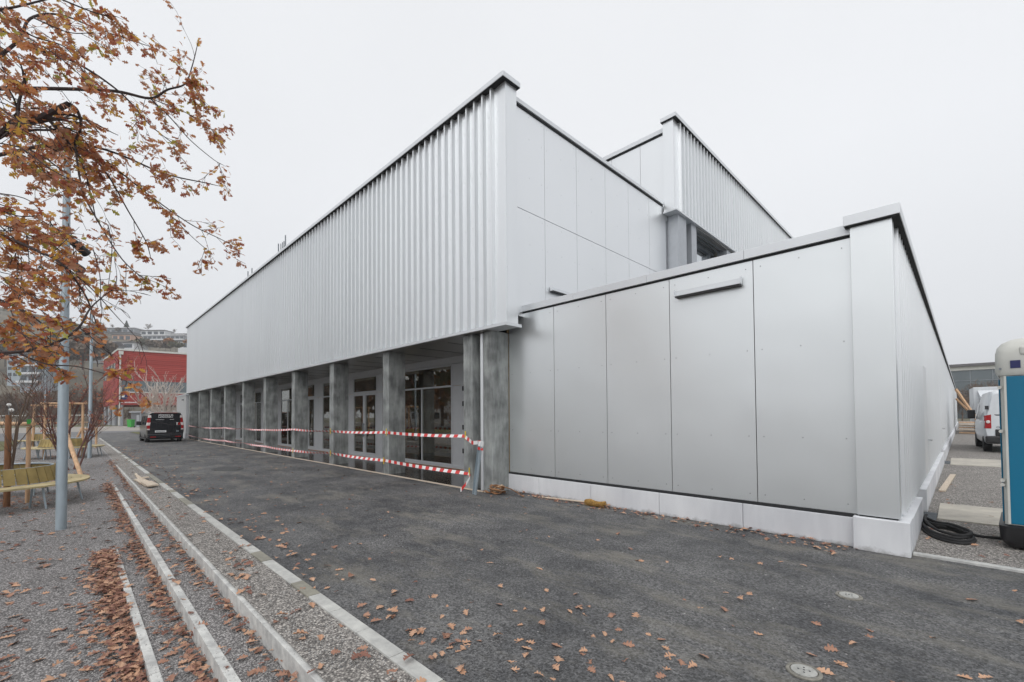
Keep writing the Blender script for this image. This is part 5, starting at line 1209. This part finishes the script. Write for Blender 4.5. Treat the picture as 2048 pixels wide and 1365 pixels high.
M['hl1'] = mat('slope_foliage', (0.12, 0.115, 0.07), 0.9, 0, 0.3, 0.3); M['hl2'] = mat('orange_foliage', (0.36, 0.17, 0.07), 0.9, 0, 0.25, 0.3)
M['hl3'] = mat('brown_foliage', (0.16, 0.12, 0.09), 0.9, 0, 0.3, 0.3)
hp = [('hl2', 341, 695, 230, 9, 7, 'orange autumn tree in front of the long balconied apartment house'), ('hl2', 377, 697, 225, 8, 6, 'orange autumn tree at the right end above the red roof'), ('hl1', 352, 698, 225, 7, 8, 'olive bush right of the orange tree above the red roof'),
      ('hl3', 300, 697, 240, 8, 11, 'brown bare hedge under the long balconied apartment house'), ('hl1', 276, 697, 235, 9, 8, 'olive green tree right of the white bungalow'), ('hl3', 318, 697, 240, 7, 11, 'brown hedge left of the orange autumn tree'), ('hl3', 331, 698, 232, 6, 8, 'small brown bush touching the orange autumn tree'),
      ('hl1', 192, 676, 320, 12, 9, 'dark green tree left of the grey terraced house'), ('hl3', 212, 700, 200, 6, 9, 'brown bush at the left corner of the white bungalow'), ('hl1', 288, 690, 290, 8, 9, 'green bush left end of the long apartment house'),
      ('hl1', 120, 680, 300, 12, 16, 'broad tree on the slope behind the thick lamp post'), ('hl1', 90, 676, 300, 14, 18, 'broad dark tree on the left slope'), ('hl3', 60, 668, 330, 14, 20, 'brown wood edge tree high on the left slope'), ('hl1', 30, 660, 340, 15, 22, 'tall green tree high at the far left slope'), ('hl3', 0, 665, 330, 15, 22, 'brown tree high at the very left of the slope'), ('hl1', 10, 725, 200, 11, 14, 'olive tree left of the blue grey apartment block'),
      ('hl3', 110, 735, 170, 10, 12, 'brown tree right of the stepped blue grey house'), ('hl1', 140, 712, 200, 11, 13, 'olive tree on the slope right of the thick lamp post'), ('hl3', 165, 730, 170, 11, 13, 'brown tree on the slope left of the medium lamp post'), ('hl3', 195, 724, 165, 9, 10, 'brown tree behind the corner of the red building'), ('hl1', 172, 700, 240, 10, 11, 'green tree left of the dark roofed gabled house'), ('hl1', 75, 708, 220, 9, 12, 'green tree above the stepped blue grey house'), ('hl3', 236, 664, 350, 6, 6, 'small brown tree on the ridge behind the long grey house')]
for i, (m, u, v, d, h, wd, lb) in enumerate(hp): leafy(at(u, v, d), h*(0.55 if u > 205 else 1.0), wd*(0.9 if u > 205 else 1.2), lb, M[m], 'trees among the houses on the hill', i)
for i, (u, v, d, h, wd, lb) in enumerate(((140, 690, 290, 17, 8, 'dark pointed conifer behind the thick lamp post'), (152, 684, 300, 12, 7, 'smaller conifer right of the dark pointed conifer'), (253, 664, 370, 9, 6, 'small conifer on the ridge left of the bare hilltop tree'))): leafy(at(u, v, d), h, wd, lb, M['conifer'], 'conifers on the hill', 90+i, True)
for i, (u, v, d, h, lb) in enumerate(((295, 664, 372, 9, 'bare round hilltop tree above the white terraced house'), (348, 668, 372, 6, 'small bare tree on the ridge above the gabled house'), (205, 660, 372, 8, 'bare tree on the ridge above the long grey house'), (225, 660, 380, 6, 'small bare tree on the ridge right of the long grey house'))):
    p = at(u, v, d); o = forest_tree(p, h, lb, i, None, '', proto=pr2); o['group'] = 'bare trees on the ridge'
# multi-stem pale tree behind the black van
p = at(322, 836, 52); t = thing('pale_tree', 'pale leafless multi stemmed tree behind the black van', 'tree', (p.x, p.y, 0)); b = MB(); rnd = random.Random(6)
def pg(p, d, L_, r_, lv):
    k = 5; pts = [p]; q = p.copy(); dd = d.copy()
    for i in range(k): dd = (dd+Vector((rnd.uniform(-1,1), rnd.uniform(-1,1), rnd.uniform(0,.5)))*0.10).normalized(); q = q+dd*(L_/k); pts.append(q.copy())
    b.tube(pts, [max(r_*(1-0.7*i/k), 0.012) for i in range(k+1)], 6 if lv == 0 else 4, cap=False)
    if lv < 3:
        for j in range((6, 5, 4)[lv]):
            i = rnd.randint(1, k); a = rnd.uniform(0, 6.28); nd = (dd*0.9+Vector((math.cos(a), math.sin(a), .2))*0.45).normalized(); pg(pts[i], nd, L_*rnd.uniform(.35, .55), r_*.45, lv+1)
for k in range(9):
    a = 2*math.pi*k/9+rnd.uniform(-.3,.3); ln = rnd.uniform(0.15, 0.75); pg(Vector((math.cos(a)*.25, math.sin(a)*.25, 0)), Vector((math.cos(a)*ln, math.sin(a)*ln, 1)).normalized(), rnd.uniform(3.8, 5.2), 0.12, 0)
b.build('branches', M['bark_white'], t, raw=True)

# ---- right: glazed office building and bare trees
t = thing('office_building', 'long glazed office building with dark flat roof edge behind the parked trucks', 'building', (0, 150, 0))
MB().box(-30, 120, 0, 20, 0, 11.4).build('glazing', M['tealglass'], t); MB().box(-30.5, 120, -0.5, 20, 11.41, 12.3).build('roof_edge', M['offwhite'], t); MB().box(-31, 120, -1.1, 20, 12.31, 12.9).build('roof', M['h_roof'], t)
b = MB()
for k in range(22): b.box(-30+k*3.6, -29.85+k*3.6, -0.12, -0.002, 0, 11.4)
for z in (3.4, 6.1, 8.9): b.box(-30, 50, -0.16, -0.121, z, z+0.14)
b.build('mullions', M['galv_d'], t)
for i, (u, d, h, lb) in enumerate(((1924, 78, 8.5, 'bare tree in front of the office left of the box truck'), (1950, 82, 10, 'bare tree in front of the office above the box truck'), (1975, 80, 9.5, 'bare brown tree in front of the office above the white van'), (1999, 84, 10, 'bare tree in front of the office beside the toilet roof'))):
    p = at(u, 824, d); p.z = 0; o = forest_tree(p, h, lb, i+3, None, '', proto=[protos[0], pr2][i % 2]); o['group'] = 'bare trees before the office building'

# ---- what stands behind the camera (seen only in reflections): a pale row and trees
t = thing('school_building', 'long white low building across the gravel court reflected in the glass', 'building', (-88, -44, 0), 0)
MB().box(-26, 20, -8, 0, 0, 6.4).build('wall', M['h_white'], t); MB().box(-26.5, 20.5, -8.5, 0.5, 6.41, 6.8).build('roof', M['h_roof'], t)
for k in range(14):
    for z in (0.9, 4.0): MB().box(-24.5+k*3.2, -22.4+k*3.2, 0.002, 0.06, z, z+1.5).build('window', M['h_glass'], t)
for i, (x, y, h) in enumerate(((-50, -32, 10), (-62, -34, 11), (-41, -27, 10), (-76, -34, 10), (-32, -30, 10))):
    o = forest_tree(Vector((x, y, -0.03)), h, 'bare tree before the white school building across the court, number %s from its left end' % ['one', 'two', 'three', 'four', 'five'][i], i+9, None, '', proto=[protos[0], pr2][i % 2]); o['group'] = 'bare trees before the school building'
    o['label'] = 'bare tree standing before the white building across the court, the %s one' % ['first', 'second', 'third', 'fourth', 'fifth'][i]

for i in range(9):
    xx = -104+i*7.6+random.uniform(-1.5, 1.5); lv_ = leafy(Vector((xx, random.uniform(-29, -19), -0.03)), random.uniform(10, 14), random.uniform(8, 10), 'autumn tree in the row across the gravel court, the %s one from its left end' % ['first', 'second', 'third', 'fourth', 'fifth', 'sixth', 'seventh', 'eighth', 'ninth'][i], M[['hl2', 'hl3', 'hl1'][i % 3]], 'autumn trees across the court', 200+i)
# ================================================================= THE OAK overhanging at the upper left
random.seed(101)
tr = atd(-520, 6.4); t = thing('oak_tree', 'oak with rust and ochre autumn leaves overhanging from the upper left', 'tree', (tr.x, tr.y, tr.z))
o0 = Vector((tr.x, tr.y, tr.z))
wood = MB(); lf_ = MB(); tw = MB()
crown = at(-460, 250, 6.2)
wood.tube([(0,0,-.1), (0.02, 0, 1.2), (0, 0.03, 2.6), crown-o0, crown-o0+Vector((0.1, 0, 2.5))], [0.17, 0.14, 0.12, 0.10, 0.05], 14)
def smooth(P, n=6):
    R_ = []
    for i in range(len(P)-1):
        p0, p1, p2, p3 = P[max(i-1,0)], P[i], P[i+1], P[min(i+2, len(P)-1)]
        for k in range(n):
            f = k/n; R_.append(0.5*((2*p1)+(p2-p0)*f+(2*p0-5*p1+4*p2-p3)*f*f+(3*p1-p0-3*p2+p3)*f**3))
    R_.append(P[-1]); return R_
def twig(p, d, L_, r_, lv, dens, lsz):
    k = 6; pts = [p]; q = p.copy(); dd = d.normalized()
    for i in range(k):
        dd = (dd + Vector((random.uniform(-1,1), random.uniform(-1,1), random.uniform(-.9,.55)))*0.16).normalized(); q = q+dd*(L_/k); pts.append(q.copy())
    tw.tube(pts, [max(r_*(1-0.7*i/k), 0.0022) for i in range(k+1)], 4, cap=False)
    for i in range(1, k+1):
        nl = dens*(0.5+1.0*(i/k)**1.5)
        m = int(nl) + (random.random() < nl-int(nl))
        for j in range(m):
            if random.random() < 0.16: continue
            lf_.mi = random.choices((0, 1, 2, 3, 4), (34, 34, 13, 5, 14))[0]
            add_leaf(lf_, pts[i]+Vector((random.uniform(-.03,.03), random.uniform(-.03,.03), random.uniform(-.03,.03))), lsz*random.uniform(0.42, 0.85), droop=0.8)
    if lv < 1:
        for j in range(random.randint(2, 4)):
            i = random.randint(2, k); nd = (dd+Vector((random.uniform(-1,1), random.uniform(-1,1), random.uniform(-1,.6)))*0.7).normalized(); twig(pts[i], nd, L_*random.uniform(.35,.6), r_*.6, lv+1, dens, lsz)
def limb(pix, r0, r1, dens=1.0, ntw=10, tl=0.55, lsz=0.135, bare=0.0, root=True, tipw=True):
    P = [at(u, v, d)-o0 for (u, v, d) in pix]; R_ = smooth(P, 6); n = len(R_)
    wood.tube(R_, [r0+(r1-r0)*i/(n-1) for i in range(n)], 7, cap=False)
    for j in range(ntw):
        f = random.uniform(bare, 1); i = min(int(f*(n-1)), n-2); tdir = (R_[i+1]-R_[i]).normalized()
        sd_ = Vector((random.uniform(-1,1), random.uniform(-1,1), random.uniform(-1.0,0.75))); twig(R_[i], (tdir*random.uniform(.3,1.1)+sd_*0.8), tl*random.uniform(.5, 1.25), max(r1*0.8, 0.004), 0, dens, lsz)
    if tipw: twig(R_[-1], (R_[-1]-R_[-2]), tl*0.22, max(r1, 0.003), 1, dens*1.3, lsz)
cr_ = (-460, 250, 6.2)
limb([cr_, (-150, 330, 5.6), (0, 268, 5.4), (60, 245, 5.4), (138, 208, 5.4)], 0.060, 0.030, 0.75, 10, 0.6, bare=0.5, tipw=False)
limb([(138, 208, 5.4), (155, 222, 5.5), (162, 255, 5.6), (150, 292, 5.7), (172, 350, 5.8), (190, 430, 5.9)], 0.020, 0.006, 0.9, 12, 0.5)
limb([cr_, (-150, 180, 6.3), (0, 178, 6.5), (110, 178, 6.6), (230, 183, 6.8), (300, 197, 7.0), (335, 180, 7.1), (370, 168, 7.2), (385, 130, 7.3), (396, 85, 7.4)], 0.035, 0.005, 0.85, 20, 0.42, bare=0.35)
limb([(300, 197, 7.0), (340, 235, 7.1), (380, 280, 7.2), (425, 318, 7.3), (445, 330, 7.3)], 0.010, 0.004, 0.75, 7, 0.32)
limb([(370, 168, 7.2), (395, 190, 7.3), (415, 215, 7.3)], 0.006, 0.004, 1.6, 6, 0.28)
limb([(300, 197, 7.0), (370, 225, 7.1), (410, 250, 7.2), (425, 262, 7.2)], 0.007, 0.004, 1.3, 6, 0.28)
limb([cr_, (-100, 160, 5.8), (28, 90, 6.0), (60, 38, 6.1), (120, 30, 6.2), (200, 60, 6.4), (310, 97, 6.6)], 0.028, 0.004, 0.6, 13, 0.42, bare=0.2)
limb([cr_, (-80, 60, 5.9), (60, 95, 6.0), (150, 125, 6.2), (240, 185, 6.4), (300, 250, 6.6), (350, 290, 6.8)], 0.026, 0.005, 0.85, 18, 0.45, bare=0.2)
limb([cr_, (-120, 330, 5.7), (0, 310, 5.8), (90, 292, 5.9), (165, 290, 6.0), (235, 308, 6.2), (330, 348, 6.5), (410, 366, 6.7), (436, 372, 6.8)], 0.030, 0.004, 0.8, 22, 0.40, bare=0.25)
limb([(90, 250, 5.7), (170, 300, 5.9), (240, 345, 6.1), (300, 392, 6.3), (380, 448, 6.6), (440, 478, 6.8), (462, 490, 6.8)], 0.014, 0.004, 0.8, 16, 0.38)
limb([(165, 290, 6.0), (215, 350, 6.1), (255, 420, 6.2), (290, 480, 6.3), (300, 510, 6.3)], 0.012, 0.005, 1.0, 12, 0.40)
limb([(300, 392, 6.3), (340, 430, 6.4), (385, 475, 6.5), (420, 505, 6.6)], 0.006, 0.004, 0.8, 7, 0.28)
limb([(150, 292, 5.7), (165, 380, 5.4), (200, 450, 5.3), (245, 520, 5.3), (290, 560, 5.4)], 0.012, 0.005, 0.9, 11, 0.38)
limb([cr_, (-100, 430, 5.0), (0, 470, 4.9), (70, 500, 4.9), (125, 530, 4.9), (170, 590, 5.0), (190, 640, 5.0)], 0.026, 0.006, 0.8, 18, 0.42, lsz=0.13, bare=0.2)
limb([(125, 530, 4.9), (180, 575, 5.0), (235, 635, 5.1), (285, 688, 5.2)], 0.008, 0.002, 0.05, 5, 0.3, tipw=False)
limb([cr_, (-100, 700, 4.4), (0, 706, 4.4), (60, 700, 4.4), (120, 682, 4.4), (158, 655, 4.4), (180, 618, 4.5), (208, 592, 4.6), (225, 580, 4.6)], 0.022, 0.003, 0.22, 14, 0.33, lsz=0.12, bare=0.3, tipw=False)
limb([(30, 702, 4.4), (90, 728, 4.4), (150, 733, 4.4), (200, 745, 4.4), (245, 760, 4.4), (262, 768, 4.4)], 0.008, 0.003, 1.1, 8, 0.22, lsz=0.10)
limb([(158, 655, 4.4), (200, 690, 4.5), (230, 720, 4.6)], 0.005, 0.003, 0.3, 3, 0.2, lsz=0.10)
limb([cr_, (-80, 560, 4.6), (0, 600, 4.6), (50, 625, 4.6), (95, 655, 4.6)], 0.018, 0.004, 0.9, 13, 0.32, lsz=0.12, bare=0.2)
limb([cr_, (-120, 30, 5.2), (0, 20, 5.4), (90, 0, 5.6), (180, -25, 5.7)], 0.022, 0.006, 0.9, 12, 0.45, bare=0.2)
limb([(0, 20, 5.4), (60, 70, 5.5), (130, 95, 5.6), (170, 150, 5.7)], 0.012, 0.004, 1.0, 9, 0.42)
for k in range(26):                                   # inner crown filling, denser toward the left edge
    u = abs(random.gauss(0, 95))-30; v = random.uniform(20, 560); d = random.uniform(4.4, 6.2)
    limb([(u-70, v-30+random.uniform(-30,30), d), (u, v, d), (u+random.uniform(30,70), v+random.uniform(-20, 60), d+0.1)], 0.008, 0.004, 0.8, 4, 0.35, lsz=0.13)
for k in range(9):                                    # hanging side shoots
    u = random.uniform(10, 250); v = random.uniform(420, 520); d = random.uniform(4.8, 5.8)
    limb([(u, v, d), (u+random.uniform(0, 15), v+50, d), (u+random.uniform(-5, 25), v+random.uniform(80, 130), d)], 0.005, 0.003, 0.55, 4, 0.2, lsz=0.12)
for k in range(16):
    u = random.uniform(-20, 110); v = random.uniform(560, 700); d = random.uniform(4.2, 5.0)
    limb([(u-30, v-20, d), (u, v, d), (u+20, v+15, d)], 0.004, 0.003, 0.7, 2, 0.2, lsz=0.11)
wood.build('trunk', M['bark'], t, smooth=True, raw=True); tw.build('twigs', M['bark'], t, raw=True); lf_.build('foliage', LEAF, t, raw=True)

# ================================================================= FALLEN LEAVES
random.seed(55)
def court_z(x, y):
    if y < 0.44: return courtz(x, y)
    if y < YS[0]-0.075: return zt(x)
    if y < YS[1]-0.03: return max(zt(x), ZS[0]-0.012)
    if y < YS[2]-0.03: return max(zt(x), ZS[1]-0.012)
    if y < YK0: return -0.012
    return 0.004
banks = []
lb = MB(); lb2 = MB()
def drop(mb, x, y, z, s, hi, weights=(40, 38, 22)):
    mb.mi = random.choices((0, 1, 2), weights)[0]
    add_leaf(mb, Vector((x, y, z+random.uniform(0.002, 0.02))), s, lo=not hi, flat=True, curl=random.uniform(0, .25))
for i, (w0, x0, x1, n) in enumerate(((0.17, XE[0]+0.2, -2.4, 2100), (0.11, XE[1]+0.3, -2.3, 1900), (0.075, XE[2]+0.3, -2.0, 1400))):
    edge = YS[i]-0.066
    for k in range(n):
        f = random.random()**0.75; x = x1+(x0-x1)*f
        dens = 0.55+0.75*noise.noise(Vector((x*0.9, i*5, 0)))
        if random.random() > dens+0.25: continue
        off = abs(random.gauss(0, 1))*w0*(0.35+0.65*max(0, min(1, dens)))
        y = edge-off-0.01
        if i > 0 and y < YS[i-1]+0.06 and x > XE[i-1]: continue
        pile = max(0, 0.06*(1-off/(w0*1.2)))*random.random()
        drop(lb, x, y, court_z(x, y)+pile, random.uniform(0.035, 0.10), x > -9, (26, 38, 36))
for k in range(700):                                  # leaf rings at the trees, behind the post
    c = random.choice((pa, pa, C1, C1, C2)); r_ = abs(random.gauss(0, 0.8)); a = random.uniform(0, 6.28); x = c.x+r_*math.cos(a)*1.1; y = c.y+r_*math.sin(a)
    if y > 0.3: continue
    drop(lb, x, y, courtz(x, y)+0.01, random.uniform(0.07, 0.13), False, (15, 45, 40))
tag(lb.build('leaf_banks', DEAD, None, raw=True), 'thick banks of brown leaves drifted along the step edges', 'leaf litter', None, 'stuff')
for k in range(1700):                                  # scattered thinly over gravel
    f = random.random()**1.5; d = 2.2+f*16; u = random.uniform(-100, 900); p = at(u, 836, d); x, y = p.x, p.y
    if y > YK0-0.02: continue
    drop(lb2, x, y, court_z(x, y), random.uniform(0.06, 0.13), d < 8)
for k in range(330):                                  # along the kerb stones on the asphalt side
    x = -2.5-random.random()**1.3*30; y = YK1+abs(random.gauss(0, 0.35)); drop(lb2, x, y, 0.004, random.uniform(0.06, 0.12), x > -9)
for k in range(260):                                  # gathered at the foot of the plinth
    x = random.uniform(-6.6, -0.9); y = AY-0.06-abs(random.gauss(0, 0.22)); drop(lb2, x, y, 0.004, random.uniform(0.05, 0.10), True)
for k in range(380):
    x = -6-random.random()*34; y = random.uniform(1.8, 6.1); drop(lb2, x, y, 0.004, random.uniform(0.05, 0.10), False)
for k in range(30):
    x = random.uniform(-0.3, 0.4); y = random.uniform(6.9, 14); drop(lb2, x, y, 0.006, random.uniform(0.05, 0.09), True)
tag(lb2.build('leaf_litter', DEAD, None, raw=True), 'small brown leaves scattered thinly over gravel and asphalt', 'leaf litter', None, 'stuff')
# the larger ones lying on the open asphalt: one object each
lp_ = []
for k in range(10):
    b = MB(); b.mi = k % 3; add_leaf(b, Vector((-0.05, 0, 0.003)), 0.11, flat=True, curl=0.1); b2 = MB(); b2.add(b.v, b.f); b2.m = [0]*len(b2.f)
    me_ = b2.build('fallen_leaf', DEAD[(0, 0, 1)[k % 3]], None, raw=True); lp_.append(me_)
first = [True]*10; cnt = 0
while cnt < 130:
    u = random.uniform(560, 2040); v = 1010+ (1365-1010)*random.random()**0.8
    p = G(u, v)
    if p.y > 6.35 or p.y < 1.75 or p.x > 1.2: continue
    if random.random() < 0.35+0.4*(u-1000)/1000 or noise.noise(Vector((p.x*0.9, p.y*0.9, 4))) < -0.12: continue
    k = random.randrange(10); o = lp_[k] if first[k] else lp_[k].copy()
    if not first[k]: COL.objects.link(o)
    first[k] = False; cnt += 1
    s_ = random.uniform(0.5, 0.98); o.location = (p.x, p.y, 0.003); o.rotation_euler = (random.uniform(-.08,.08), random.uniform(-.08,.08), random.uniform(0, 6.28)); o.scale = (s_, s_*random.uniform(.8, 1.1), s_*1.2)
    tag(o, 'single dry oak leaf lying on the open dark asphalt', 'leaf', 'single oak leaves on the asphalt')
# loose stones: on the gravel treads nearest the camera and along the step edge tops
random.seed(66); sb = MB()
for k in range(9000):
    u = random.uniform(150, 880); v = 1060+305*random.random()**0.8; p = G(u, v, -0.1)
    x, y = p.x, p.y
    if y > YK0 or y < 0.05: continue
    on_edge = False
    for i in range(3):
        if YS[i]-0.075 < y < YS[i] and x > XE[i]: on_edge = True; zz = ZS[i]
    if on_edge and (random.random() < 0.55): continue
    z = zz if on_edge else court_z(x, y)
    s_ = random.uniform(0.003, 0.008) if not on_edge else random.uniform(0.002, 0.005)
    sb.mi = random.randrange(3); c = Vector((x, y, z+s_*0.3)); vs = [c+Vector((s_*random.uniform(.6,1.2),0,0)), c+Vector((0,s_*random.uniform(.6,1.2),0)), c-Vector((s_*random.uniform(.6,1.2),0,0)), c-Vector((0,s_*random.uniform(.6,1.2),0)), c+Vector((0,0,s_*.8)), c-Vector((0,0,s_*.8))]
    sb.add(vs, [(0,1,4),(1,2,4),(2,3,4),(3,0,4),(1,0,5),(2,1,5),(3,2,5),(0,3,5)])
M['st1'] = mat('stone_pale', (0.42, 0.41, 0.40), 0.8); M['st2'] = mat('stone_mid', (0.24, 0.235, 0.225), 0.8); M['st3'] = mat('stone_dark', (0.13, 0.13, 0.13), 0.8)
tag(sb.build('loose_stones', [M['st1'], M['st2'], M['st3']], None, raw=True), 'loose crushed stones on the gravel treads', 'stones', None, 'stuff')

# ================================================================= THE AIR
hz = MB().box(-445, 445, -445, 445, -9.0, 95)
hm_, n, b_ = newmat('haze_air'); n.nodes.remove(b_)
pv = N(n, 'ShaderNodeVolumePrincipled'); pv.inputs['Color'].default_value = (0.97, 0.985, 1.0, 1); pv.inputs['Density'].default_value = 0.0006; pv.inputs['Anisotropy'].default_value = 0.0
n.links.new(pv.outputs[0], n.nodes['Material Output'].inputs['Volume'])
tag(hz.build('haze', hm_, None), 'pale damp haze over the whole place', 'haze', None, 'stuff')
